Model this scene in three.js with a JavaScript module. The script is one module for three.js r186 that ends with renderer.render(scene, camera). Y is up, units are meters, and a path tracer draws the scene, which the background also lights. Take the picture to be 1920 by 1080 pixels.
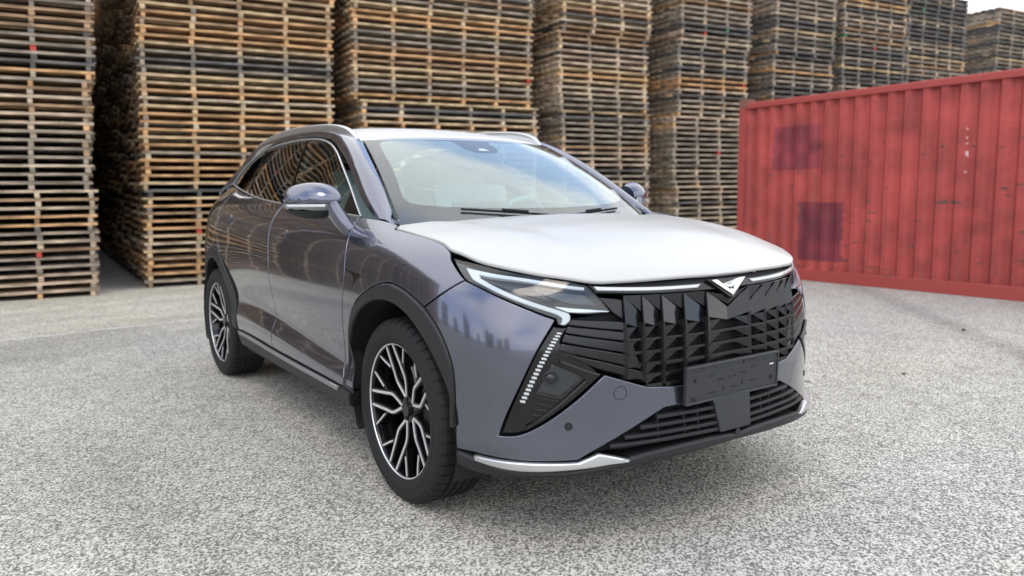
import * as THREE from 'three';
import { mergeGeometries } from 'three/addons/utils/BufferGeometryUtils.js';
import { RoundedBoxGeometry } from 'three/addons/geometries/RoundedBoxGeometry.js';

const scene = new THREE.Scene();
// ---------- camera: eye height beside the front right corner of the car ----------
const camera = new THREE.PerspectiveCamera(40.84, 16 / 9, .05, 600);
camera.position.set(2.686, 1.204, 2.162);
camera.rotation.order = 'YXZ';
camera.rotation.set(THREE.MathUtils.degToRad(-6.922), THREE.MathUtils.degToRad(55.521), THREE.MathUtils.degToRad(-.67));
camera.focus = 3.1; camera.userData.fStop = 1.9;

// ---------- renderer ----------
const renderer = new THREE.WebGLRenderer({ antialias: true });
renderer.toneMapping = THREE.LinearToneMapping;
renderer.toneMappingExposure = 1.15;
renderer.shadowMap.enabled = true;

// ---------- seeded noise ----------
function rng(seed) { let a = seed >>> 0; return () => { a = (a + 0x6D2B79F5) | 0; let t = Math.imul(a ^ (a >>> 15), 1 | a); t = (t + Math.imul(t ^ (t >>> 7), 61 | t)) ^ t; return ((t ^ (t >>> 14)) >>> 0) / 4294967296; }; }
const hash3 = (x, y, z) => { let h = Math.imul(x, 374761393) ^ Math.imul(y, 668265263) ^ Math.imul(z, 2147483647 ^ 0x51ed27); h = Math.imul(h ^ (h >>> 13), 1274126177); return ((h ^ (h >>> 16)) >>> 0) / 4294967296; };
function noise3(x, y, z) {
  const X = Math.floor(x), Y = Math.floor(y), Z = Math.floor(z), f = t => t * t * (3 - 2 * t), a = f(x - X), b = f(y - Y), c = f(z - Z), m = (p, q, t) => p + (q - p) * t;
  const h = (i, j, k) => hash3(X + i, Y + j, Z + k);
  return m(m(m(h(0, 0, 0), h(1, 0, 0), a), m(h(0, 1, 0), h(1, 1, 0), a), b), m(m(h(0, 0, 1), h(1, 0, 1), a), m(h(0, 1, 1), h(1, 1, 1), a), b), c);
}
const fbm3 = (x, y, z, o = 5) => { let s = 0, a = .5, n = 0; for (let i = 0; i < o; i++) { s += a * noise3(x, y, z); n += a; a *= .5; x = x * 2.03 + 7.1; y = y * 2.03 + 3.3; z = z * 2.03 + 1.7; } return s / n; };

// ---------- sky: thin broken cloud over pale blue; sun softened behind it ----------
const SUN = new THREE.Vector3(.42, .8, .38).normalize();
{
  const W = 1024, H = 512, px = new Float32Array(W * H * 4);
  for (let j = 0; j < H; j++) for (let i = 0; i < W; i++) {
    const el = (j + .5) / H * Math.PI - Math.PI / 2, az = (i + .5) / W * 2 * Math.PI - Math.PI, k = (j * W + i) * 4;
    const y = Math.sin(el), x = Math.cos(el) * Math.cos(az), z = Math.cos(el) * Math.sin(az), yy = Math.max(y, 0);
    const s = 1 / (yy + .22), cl = fbm3(x * s * 1.3 + 5, yy * 1.5 + 2, z * s * 1.3 + 9, 6);
    let c = Math.min(1, Math.max(0, (cl - .30 - .16 * Math.exp(-yy * 9)) / .22)); c = c * c * (3 - 2 * c);
    const haze = Math.pow(1 - yy, 5), blue = [.50 + .52 * haze, .66 + .5 * haze, 1.0 + .42 * haze];
    const glow = Math.pow(Math.max(0, x * SUN.x + y * SUN.y + z * SUN.z), 6), b = .88 + .55 * fbm3(x * s * 2.1, 4, z * s * 2.1, 4) + .55 * glow;
    for (let q = 0; q < 3; q++) px[k + q] = (blue[q] * (1 - c * .85) + [1.18, 1.17, 1.14][q] * b * c * .85) * (y < 0 ? .55 : 1);
    px[k + 3] = 1;
  }
  const sky = new THREE.DataTexture(px, W, H, THREE.RGBAFormat, THREE.FloatType);
  sky.mapping = THREE.EquirectangularReflectionMapping; sky.magFilter = sky.minFilter = THREE.LinearFilter; sky.wrapS = THREE.RepeatWrapping; sky.needsUpdate = true;
  scene.background = sky; scene.environment = sky; scene.backgroundIntensity = 1.32; scene.environmentIntensity = 1.32;
}
const sun = new THREE.DirectionalLight(0xffeeda, .9);
sun.position.copy(SUN).multiplyScalar(40); sun.castShadow = true; sun.shadow.radius = 46;
sun.shadow.mapSize.set(2048, 2048);
Object.assign(sun.shadow.camera, { left: -25, right: 15, top: 20, bottom: -20, near: 1, far: 120 });
scene.add(sun); scene.add(sun.target);

// ---------- naming ----------
const taken = new Map();
function numbered(n) { const k = taken.get(n) || 0; taken.set(n, k + 1); return k ? n + '_' + String(k).padStart(3, '0') : n; }
function put(o) { o.traverse(m => { if (m.isMesh) { m.castShadow = true; m.receiveShadow = true; } }); scene.add(o); return o; }
function tag(o, label, category, group, kind) { if (label) o.userData.label = label; if (category) o.userData.category = category; if (group) o.userData.group = group; if (kind) o.userData.kind = kind; return o; }
function mesh(name, geo, mat, parent) { const m = new THREE.Mesh(geo, mat); m.name = name; if (parent) parent.add(m); return m; }
function boxAt(x0, x1, y0, y1, z0, z1) { const g = new THREE.BoxGeometry(x1 - x0, y1 - y0, z1 - z0); g.translate((x0 + x1) / 2, (y0 + y1) / 2, (z0 + z1) / 2); return g; }
const merged = list => mergeGeometries(list.map(g => { const q = g.index ? g.toNonIndexed() : g; for (const k of Object.keys(q.attributes)) if (!['position', 'normal', 'uv'].includes(k)) q.deleteAttribute(k); return q; }));
// ---------- smooth surfaces of the car body (car axes: x forward, y up, z to its right side; front axle at x = 0) ----------
const V3 = (x, y, z) => new THREE.Vector3(x, y, z);
const lerp = (a, b, t) => a + (b - a) * t;
const clamp = (x, a, b) => Math.min(b, Math.max(a, x));
const sstep = (a, b, x) => { const t = clamp((x - a) / (b - a), 0, 1); return t * t * (3 - 2 * t); };
// natural cubic spline through values at 0, 1, 2 ...: second derivatives
function spl(y) {
  const n = y.length, m = new Array(n).fill(0), c = new Array(n).fill(0), d = new Array(n).fill(0);
  for (let i = 1; i < n - 1; i++) {
    const p = 4 - (i > 1 ? c[i - 1] : 0);
    c[i] = 1 / p; d[i] = (6 * (y[i + 1] - 2 * y[i] + y[i - 1]) - (i > 1 ? d[i - 1] : 0)) / p;
  }
  for (let i = n - 2; i > 0; i--) m[i] = d[i] - c[i] * m[i + 1];
  return { y, m };
}
function spv({ y, m }, t) {
  const n = y.length, i = clamp(Math.floor(t), 0, n - 2), b = t - i, a = 1 - b;
  return a * y[i] + b * y[i + 1] + ((a * a * a - a) * m[i] + (b * b * b - b) * m[i + 1]) / 6;
}
// piecewise curve through [x, y] pairs (monotone x)
function curve1(pts) {
  const n = pts.length, h = [], s = [], m = [];
  for (let i = 0; i < n - 1; i++) { h[i] = pts[i + 1][0] - pts[i][0]; s[i] = (pts[i + 1][1] - pts[i][1]) / h[i]; }
  m[0] = s[0]; m[n - 1] = s[n - 2];
  for (let i = 1; i < n - 1; i++) m[i] = (s[i - 1] * h[i] + s[i] * h[i - 1]) / (h[i - 1] + h[i]);
  return x => {
    let i = 0; while (i < n - 2 && x > pts[i + 1][0]) i++;
    const t = clamp((x - pts[i][0]) / h[i], -1, 2), t2 = t * t, t3 = t2 * t;
    return pts[i][1] * (2 * t3 - 3 * t2 + 1) + h[i] * m[i] * (t3 - 2 * t2 + t) + pts[i + 1][1] * (3 * t2 - 2 * t3) + h[i] * m[i + 1] * (t3 - t2);
  };
}
// LOWER BODY: stations run from the middle of the tail round the right side to the middle of the nose;
// each has its widest point (x, z) and, in eight rows, heights and how far the row lies inside that point
const STATIONS = [
  // x, z, heights, insets
  [-3.42, 0, [.28, .38, .5, .65, .83, .99, 1.12, 1.22], [.06, 0, 0, 0, 0, .02, .05, .1]],
  [-3.385, .45, [.28, .38, .5, .65, .83, .99, 1.12, 1.23], [.06, 0, 0, 0, 0, .02, .05, .1]],
  [-3.26, .75, [.28, .38, .5, .65, .83, .99, 1.13, 1.24], [.05, .01, 0, 0, 0, .02, .06, .17]],
  [-3.0, .865, [.28, .38, .5, .65, .83, .99, 1.14, 1.28], [.05, .01, 0, 0, 0, .02, .065, .205]],
  [-2.5, .905, [.24, .42, .54, .67, .81, .97, 1.12, 1.235], [.05, .012, .01, .005, 0, .015, .055, .178]],
  [-1.8, .918, [.2, .455, .57, .68, .81, .945, 1.085, 1.185], [.07, .008, .032, .018, 0, .008, .042, .128]],
  [-1.1, .92, [.2, .425, .53, .645, .785, .92, 1.055, 1.15], [.068, .008, .036, .02, 0, .008, .04, .115]],
  [-.4, .918, [.2, .385, .475, .6, .76, .9, 1.02, 1.108], [.065, .012, .033, .019, 0, .008, .042, .125]],
  [.1, .912, [.2, .35, .46, .59, .74, .87, .985, 1.06], [.05, .015, .02, .012, 0, .01, .05, .16]],
  [.42, .885, [.2, .33, .45, .58, .72, .84, .935, .995], [.05, .01, .01, .005, 0, .015, .055, .15]],
  [.62, .8, [.2, .31, .43, .56, .7, .81, .895, .95], [.05, 0, 0, 0, 0, .02, .05, .11]],
  [.755, .65, [.2, .3, .42, .56, .69, .79, .865, .925], [.04, -.005, 0, 0, .003, .018, .038, .068]],
  [.835, .48, [.2, .3, .42, .56, .69, .78, .857, .917], [.03, -.012, -.008, 0, .005, .015, .028, .055]],
  [.885, .28, [.2, .3, .42, .56, .69, .775, .855, .915], [.02, -.018, -.013, 0, .005, .013, .022, .048]],
  [.91, 0, [.2, .3, .42, .56, .69, .775, .855, .915], [.01, -.02, -.015, 0, .005, .013, .02, .045]],
];
const UN = STATIONS.length - 1, VN = 7;                              // u runs 0..UN (mirrored beyond), v runs 0..VN
const NET = (() => {
  const st = STATIONS.map(s => s.slice());
  const norm = st.map((s, i) => {
    if (i === 0) return [-1, 0]; if (i === UN) return [1, 0];
    const dx = st[i + 1][0] - st[i - 1][0], dz = st[i + 1][1] - st[i - 1][1], l = Math.hypot(dx, dz);
    return [-dz / l, dx / l];                                         // outward in plan (x, z)
  });
  const P = st.map(([x, z, h, d], i) => h.map((y, j) => [x - d[j] * norm[i][0], y, z - d[j] * norm[i][1]]));
  const mir = r => r.map(([x, y, z]) => [x, y, -z]);
  const full = [mir(P[3]), mir(P[2]), mir(P[1]), ...P, mir(P[UN - 1]), mir(P[UN - 2]), mir(P[UN - 3])];
  // splines along u for each row and coordinate
  return Array.from({ length: VN + 1 }, (_, j) => [0, 1, 2].map(k => spl(full.map(r => r[j][k]))));
})();
function bodyRaw(u, v) {
  const q = [0, 1, 2].map(k => spl(NET.map(row => spv(row[k], u + 3))));
  return q.map(s => spv(s, v));
}
function body(u, v) {                                               // u may run past UN on the left side
  let m = 1; if (u > UN) { u = 2 * UN - u; m = -1; } if (u < 0) { u = -u; m = -1; }
  const p = bodyRaw(u, v);
  return V3(p[0], p[1], p[2] * m);
}
// SIDE GLASS: z over (x, y)
const glassTop = 1.5;
function sideGlass(x, y) {
  const t = (y - 1.15) / .33;
  const front = x > -1.1 ? .055 * ((x + 1.1) / .9) ** 2 : 0, rear = x < -1.6 ? .075 * ((-1.6 - x) / 1.2) ** 2 : 0;
  return V3(x, y, .8 - front - rear - .135 * t - .028 * t * t);
}
// ROOF: y over (x, z); WINDSHIELD: t runs 0 at the cowl .. 1 at the roof, s = z / half width
const roofLine = curve1([[-3.5, 1.34], [-3.1, 1.475], [-2.6, 1.565], [-2, 1.6], [-1.5, 1.595], [-1.15, 1.557], [-.85, 1.5]]);
function roof(x, z) { const k = z / .62; return V3(x, roofLine(x) - .035 * k * k - .02 * k ** 4, z); }
function shield(s, t) {
  const hw = lerp(.735, .575, t), z = s * hw;
  const x0 = lerp(.02, -.885, t) + .02 * 4 * t * (1 - t) - lerp(.2, .075, t) * s * s;
  const y0 = lerp(1.03, 1.497, t) + .0225 * 4 * t * (1 - t) - .012 * s * s;
  return V3(x0, y0, z);
}
// HOOD: y over (x, z): a centre line and an edge line, joined by a crown with two soft power bulges
const hoodMid = curve1([[-.35, 1.11], [-.1, 1.117], [.15, 1.113], [.4, 1.088], [.6, 1.042], [.75, .98], [.84, .932], [.9, .88]]);
const hoodRim = curve1([[-.35, 1.08], [-.12, 1.07], [.034, 1.054], [.217, 1.028], [.344, 1.0], [.465, .97], [.632, .943], [.758, .917], [.80, .909], [.86, .9], [.92, .885]]);
const hoodHalf = curve1([[-.35, .8], [-.12, .796], [.034, .788], [.217, .78], [.344, .79], [.465, .765], [.632, .672], [.758, .55], [.80, .45], [.85, .33], [.92, .3]]);
function hood(x, z) {
  const a = Math.abs(z), k = a / Math.max(.3, hoodHalf(x)), m = hoodMid(x), e = Math.min(hoodRim(x), m);
  const c = lerp(.60, .4, clamp((x + .2) / 1, 0, 1));                  // the bulge edge runs inward to the nose
  return V3(x, m - (m - e) * Math.min(1.6, Math.pow(k, 2.4)) - .010 * sstep(c + .05, c - .06, a) * sstep(.78, .4, x) + .004, z);
}
const carMid = p => V3(clamp(p.x, -2.7, .25), .72, 0);
// ---------- panels: an outline drawn on a smooth surface, with rounded edges turned inward ----------
function outline(pts, step) {                                        // [a, b] runs smoothly, [a, b, 1] is a corner
  const n = pts.length, out = [], cs = [];
  pts.forEach((p, i) => { if (p[2]) cs.push(i); });
  const run = (ids, closed) => {
    const P = ids.map(i => pts[i % n]);
    if (P.length === 2) { for (let k = 0; k < step; k++) out.push([lerp(P[0][0], P[1][0], k / step), lerp(P[0][1], P[1][1], k / step)]); return; }
    const c = new THREE.CatmullRomCurve3(P.map(p => V3(p[0], p[1], 0)), closed, 'centripetal'), m = step * (closed ? P.length : P.length - 1);
    for (let k = 0; k < m; k++) { const q = c.getPoint(k / m); out.push([q.x, q.y]); }
  };
  if (!cs.length) run([...Array(n).keys()], true);
  else cs.forEach((c, k) => { let e = cs[(k + 1) % cs.length]; if (e <= c) e += n; run(Array.from({ length: e - c + 1 }, (_, i) => c + i), false); });
  return out;
}
function frame(surf, a, b) {                                         // point, tangents, outward normal
  const e = 2e-3, p = surf(a, b), A = surf(a + e, b).sub(surf(a - e, b)).multiplyScalar(.5 / e), B = surf(a, b + e).sub(surf(a, b - e)).multiplyScalar(.5 / e);
  const n = A.clone().cross(B).normalize();
  if (n.dot(p.clone().sub(carMid(p))) < 0) n.negate();
  return { p, A, B, n };
}
function shiftIn(surf, poly, dist) {                                 // the outline moved inward by dist metres on the surface
  const n = poly.length, fr = poly.map(q => frame(surf, q[0], q[1]));
  let area = 0; poly.forEach((q, i) => { const r = poly[(i + 1) % n]; area += q[0] * r[1] - r[0] * q[1]; });
  const w = fr.map((f, i) => {
    const t1 = f.p.clone().sub(fr[(i + n - 1) % n].p).normalize(), t2 = fr[(i + 1) % n].p.clone().sub(f.p).normalize();
    const hand = Math.sign(f.A.clone().cross(f.B).dot(f.n)) * Math.sign(area);
    const s1 = f.n.clone().cross(t1).multiplyScalar(hand), s2 = f.n.clone().cross(t2).multiplyScalar(hand), m = s1.add(s2);
    const l = m.length(); m.multiplyScalar(1 / Math.max(l, 1e-6)); const k = 1 / Math.max(.6, l / 2);
    return { dir: m, k };
  });
  const at = d => poly.map((q, i) => {
    const { A, B } = fr[i], v = w[i].dir, s = d * w[i].k, aa = A.dot(A), bb = B.dot(B), ab = A.dot(B), va = v.dot(A), vb = v.dot(B), det = aa * bb - ab * ab;
    return [q[0] + s * (va * bb - vb * ab) / det, q[1] + s * (vb * aa - va * ab) / det];
  });
  return { fr, w, at, poly: at(dist) };
}
function gridCut(tri, g) {                                           // a triangle cut along grid lines into convex pieces
  let polys = [tri];
  for (const ax of [0, 1]) {
    const next = [];
    for (let poly of polys) {
      let lo = Infinity, hi = -Infinity; for (const q of poly) { lo = Math.min(lo, q[ax]); hi = Math.max(hi, q[ax]); }
      for (let k = Math.floor(lo / g[ax]) + 1; k * g[ax] < hi - 1e-9 && poly.length; k++) {
        const c = k * g[ax], below = [], above = [];
        poly.forEach((p, i) => {
          const q = poly[(i + 1) % poly.length], dp = p[ax] - c, dq = q[ax] - c;
          if (dp <= 0) below.push(p); if (dp >= 0) above.push(p);
          if (dp * dq < 0) { const t = dp / (dp - dq), x = [lerp(p[0], q[0], t), lerp(p[1], q[1], t)]; x[ax] = c; below.push(x); above.push(x); }
        });
        if (below.length > 2) next.push(below); poly = above;
      }
      if (poly.length > 2) next.push(poly);
    }
    polys = next;
  }
  return polys;
}
class Soup {                                                         // loose triangles with normals and uv
  constructor() { this.p = []; this.n = []; this.t = []; }
  v(p, n, u, w) { this.p.push(p.x, p.y, p.z); this.n.push(n.x, n.y, n.z); this.t.push(u, w); }
  tri(a, b, c, na, nb, nc, ua, ub, uc) {
    const f = b.clone().sub(a).cross(c.clone().sub(a));
    if (f.dot(na) + f.dot(nb) + f.dot(nc) < 0) { [b, c] = [c, b]; [nb, nc] = [nc, nb]; [ub, uc] = [uc, ub]; }
    this.v(a, na, ...ua); this.v(b, nb, ...ub); this.v(c, nc, ...uc);
  }
  geo() {
    const g = new THREE.BufferGeometry();
    g.setAttribute('position', new THREE.Float32BufferAttribute(this.p, 3)); g.setAttribute('normal', new THREE.Float32BufferAttribute(this.n, 3));
    g.setAttribute('uv', new THREE.Float32BufferAttribute(this.t, 2)); return g;
  }
}
function panel(pts, surf, o = {}) {
  const { gap = .002, r = .003, lip = .016, off = 0, g = [.2, .25], step = 8, holes = [], flip = false } = o, S = new Soup();
  const lift = (f, d) => f.p.clone().addScaledVector(f.n, d);
  const uvOf = f => Math.abs(f.n.y) > .75 ? [f.p.x, f.p.z] : Math.abs(f.n.x) > .75 ? [f.p.z, f.p.y] : [f.p.x, f.p.y];
  const edge = (loop, hole) => {
    const s = shiftIn(surf, loop, 0), d = hole ? -1 : 1, inner = s.at(d * (gap + r)), rings = [];
    for (let k = 0; k <= 3; k++) { const th = k / 3 * Math.PI / 2; rings.push({ q: s.at(d * (gap + r - r * Math.sin(th))), dep: r * (1 - Math.cos(th)), c: Math.cos(th), s: Math.sin(th) }); }
    rings.push({ q: rings[3].q, dep: lip, c: 0, s: 1 });
    const pos = rings.map(R => R.q.map((q, i) => {
      const f = frame(surf, q[0], q[1]), out = s.w[i].dir.clone().multiplyScalar(-d);
      return { p: lift(f, off - R.dep), n: f.n.clone().multiplyScalar(R.c).addScaledVector(out, R.s).normalize(), u: uvOf(f) };
    }));
    for (let k = 0; k < rings.length - 1; k++) for (let i = 0, m = loop.length; i < m; i++) {
      const j = (i + 1) % m, a = pos[k][i], b = pos[k][j], c = pos[k + 1][j], e = pos[k + 1][i];
      S.tri(a.p, b.p, c.p, a.n, b.n, c.n, a.u, b.u, c.u); S.tri(a.p, c.p, e.p, a.n, c.n, e.n, a.u, c.u, e.u);
    }
    return inner;
  };
  let loop = o.raw ? pts : outline(pts, step), hl = holes.map(h => outline(h, step));
  let area = 0; loop.forEach((q, i) => { const w = loop[(i + 1) % loop.length]; area += q[0] * w[1] - w[0] * q[1]; }); if (area < 0) loop.reverse();
  loop = edge(loop, false); hl = hl.map(h => { let a = 0; h.forEach((q, i) => { const w = h[(i + 1) % h.length]; a += q[0] * w[1] - w[0] * q[1]; }); if (a < 0) h.reverse(); return edge(h, true); });
  const v2 = l => l.map(q => new THREE.Vector2(q[0], q[1])), all = [loop, ...hl].flat();
  const memo = new Map(), F = q => { const k = q[0].toFixed(6) + ',' + q[1].toFixed(6); let f = memo.get(k); if (!f) { f = frame(surf, q[0], q[1]); f.q = lift(f, off); f.u = uvOf(f); memo.set(k, f); } return f; };
  for (const t of THREE.ShapeUtils.triangulateShape(v2(loop), hl.map(v2))) for (const poly of gridCut(t.map(i => all[i]), g)) {
    const f = poly.map(F);
    for (let i = 1; i < f.length - 1; i++) S.tri(f[0].q, f[i].q, f[i + 1].q, f[0].n, f[i].n, f[i + 1].n, f[0].u, f[i].u, f[i + 1].u);
  }
  return S.geo();
}
const halves = right => [...right, ...right.map(([u, v, c]) => [2 * UN - u, v, c]).reverse()];   // right half outline (from the middle or ending there) mirrored
function flipZ(geo) {
  const g = geo.index ? geo.toNonIndexed() : geo.clone(), p = g.attributes.position, n = g.attributes.normal;
  for (let i = 0; i < p.count; i++) { p.setZ(i, -p.getZ(i)); n.setZ(i, -n.getZ(i)); }
  for (const k of Object.keys(g.attributes)) {
    const a = g.attributes[k], s = a.itemSize;
    for (let i = 0; i < a.count; i += 3) for (let c = 0; c < s; c++) { const x = a.array[(i + 1) * s + c]; a.array[(i + 1) * s + c] = a.array[(i + 2) * s + c]; a.array[(i + 2) * s + c] = x; }
  }
  return g;
}
function bodyAt(x, y) {                                              // (u, v) of a point of the right side given in side view
  let u = 7, v = 3;
  for (let i = 0, b = 1e9; i < STATIONS.length; i++) { const d = Math.abs(STATIONS[i][0] - x); if (d < b) { b = d; u = i; } }
  for (let k = 0; k < 25; k++) {
    const p = body(u, v), e = 1e-3, a = body(u + e, v), b = body(u, v + e), J = [(a.x - p.x) / e, (b.x - p.x) / e, (a.y - p.y) / e, (b.y - p.y) / e], det = J[0] * J[3] - J[1] * J[2];
    u += clamp((J[3] * (x - p.x) - J[1] * (y - p.y)) / det, -.5, .5); v += clamp((-J[2] * (x - p.x) + J[0] * (y - p.y)) / det, -.5, .5);
  }
  return [u, v];
}
function sweep(path, ring, o = {}) {                                 // a closed ring of [side, up] offsets carried along points; ups may be given
  const S = new Soup(), N = path.length, M = ring(0).length, rows = [];
  for (let i = 0; i < N; i++) {
    const t = path[Math.min(i + 1, N - 1)].clone().sub(path[Math.max(i - 1, 0)]).normalize(), up = (o.up ? o.up(i / (N - 1), path[i]) : V3(0, 1, 0)).clone();
    const side = t.clone().cross(up).normalize(); up.copy(side).cross(t).normalize();
    rows.push(ring(i / (N - 1)).map(([a, b]) => path[i].clone().addScaledVector(side, a).addScaledVector(up, b)));
  }
  const cen = rows.map(r => r.reduce((s, p) => s.add(p), V3(0, 0, 0)).multiplyScalar(1 / M));
  const nrm = rows.map((r, i) => r.map((p, j) => {
    const a = r[(j + 1) % M].clone().sub(r[(j + M - 1) % M]), b = rows[Math.min(i + 1, N - 1)][j].clone().sub(rows[Math.max(i - 1, 0)][j]), n = a.cross(b).normalize();
    if (n.dot(p.clone().sub(cen[i])) < 0) n.negate(); return n;
  }));
  for (let i = 0; i < N - 1; i++) for (let j = 0; j < M; j++) {
    const k = (j + 1) % M, q = [[i, j], [i, k], [i + 1, k], [i + 1, j]], P = q.map(([a, b]) => rows[a][b]), Q = q.map(([a, b]) => nrm[a][b]), U = q.map(([a, b]) => [a / N, b / M]);
    S.tri(P[0], P[1], P[2], Q[0], Q[1], Q[2], U[0], U[1], U[2]); S.tri(P[0], P[2], P[3], Q[0], Q[2], Q[3], U[0], U[2], U[3]);
  }
  for (const i of [0, N - 1]) { const d = cen[i].clone().sub(cen[i ? i - 1 : 1]).normalize(); for (let j = 0; j < M; j++) S.tri(cen[i], rows[i][j], rows[i][(j + 1) % M], d, d, d, [0, 0], [0, 1], [1, 1]); }
  return S.geo();
}
const ovalRing = (a, b, n = 10) => () => Array.from({ length: n }, (_, k) => [a * Math.cos(k / n * 2 * Math.PI), b * Math.sin(k / n * 2 * Math.PI)]);
const boxRing = (a, b, c = .25) => () => { const x = a, y = b, r = Math.min(a, b) * c * 2; return [[x, y - r], [x - r, y], [-x + r, y], [-x, y - r], [-x, -y + r], [-x + r, -y], [x - r, -y], [x, -y + r]]; };
const smoothPath = (pts, n, closed = false) => new THREE.CatmullRomCurve3(pts, closed, 'centripetal').getPoints(n);
function slab(quad, depth, bevel = .002) {                            // a flat polygon of 3-D points, thickened backward along its normal
  const S = new Soup(), n = quad.length, c = quad.reduce((s, p) => s.add(p), V3(0, 0, 0)).multiplyScalar(1 / n);
  const N = quad[1].clone().sub(quad[0]).cross(quad[2].clone().sub(quad[0])).normalize(); if (N.dot(c.clone().sub(carMid(c))) < 0) N.negate();
  const top = quad.map(p => p.clone().lerp(c, bevel / Math.max(.004, p.distanceTo(c)))), mid = quad.map(p => p.clone().addScaledVector(N, -bevel)), bot = quad.map(p => p.clone().addScaledVector(N, -depth));
  const o = [0, 0];
  for (let i = 1; i < n - 1; i++) S.tri(top[0], top[i], top[i + 1], N, N, N, o, o, o);
  for (let i = 0; i < n; i++) {
    const j = (i + 1) % n, e = quad[j].clone().sub(quad[i]).cross(N).normalize(); if (e.dot(quad[i].clone().sub(c)) < 0) e.negate();
    const b = e.clone().add(N).normalize();
    S.tri(top[i], top[j], mid[j], b, b, b, o, o, o); S.tri(top[i], mid[j], mid[i], b, b, b, o, o, o);
    S.tri(mid[i], mid[j], bot[j], e, e, e, o, o, o); S.tri(mid[i], bot[j], bot[i], e, e, e, o, o, o);
  }
  return S.geo();
}
// ---------- textures ----------
function tex(n, m, fn, srgb, repeat) {                                // bytes from fn(i / n, j / m) -> [r, g, b] in 0..1
  const d = new Uint8Array(n * m * 4);
  for (let j = 0; j < m; j++) for (let i = 0; i < n; i++) { const c = fn(i, j), k = (j * n + i) * 4; for (let q = 0; q < 3; q++) d[k + q] = Math.max(0, Math.min(255, Math.round(c[q] * 255))); d[k + 3] = 255; }
  const t = new THREE.DataTexture(d, n, m, THREE.RGBAFormat); t.wrapS = t.wrapT = THREE.RepeatWrapping; t.magFilter = THREE.LinearFilter; t.minFilter = THREE.LinearMipmapLinearFilter; t.generateMipmaps = true; t.anisotropy = 8;
  if (srgb) t.colorSpace = THREE.SRGBColorSpace; if (repeat) t.repeat.set(...repeat); t.needsUpdate = true; return t;
}
function wrapNoise(n, cells, seed) {                                  // a tile of smooth noise that repeats
  const r = rng(seed), L = new Float32Array(cells * cells); for (let i = 0; i < L.length; i++) L[i] = r();
  const out = new Float32Array(n * n), f = t => t * t * (3 - 2 * t);
  for (let j = 0; j < n; j++) { const y = j / n * cells, Y = Math.floor(y), b = f(y - Y), r0 = Y % cells * cells, r1 = (Y + 1) % cells * cells;
    for (let i = 0; i < n; i++) { const x = i / n * cells, X = Math.floor(x), a = f(x - X), x0 = X % cells, x1 = (X + 1) % cells;
      const p = L[r0 + x0] + (L[r0 + x1] - L[r0 + x0]) * a, q = L[r1 + x0] + (L[r1 + x1] - L[r1 + x0]) * a; out[j * n + i] = p + (q - p) * b; } }
  return out;
}
const toS = c => c <= .0031308 ? 12.92 * c : 1.055 * Math.pow(c, 1 / 2.4) - .055;

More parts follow.
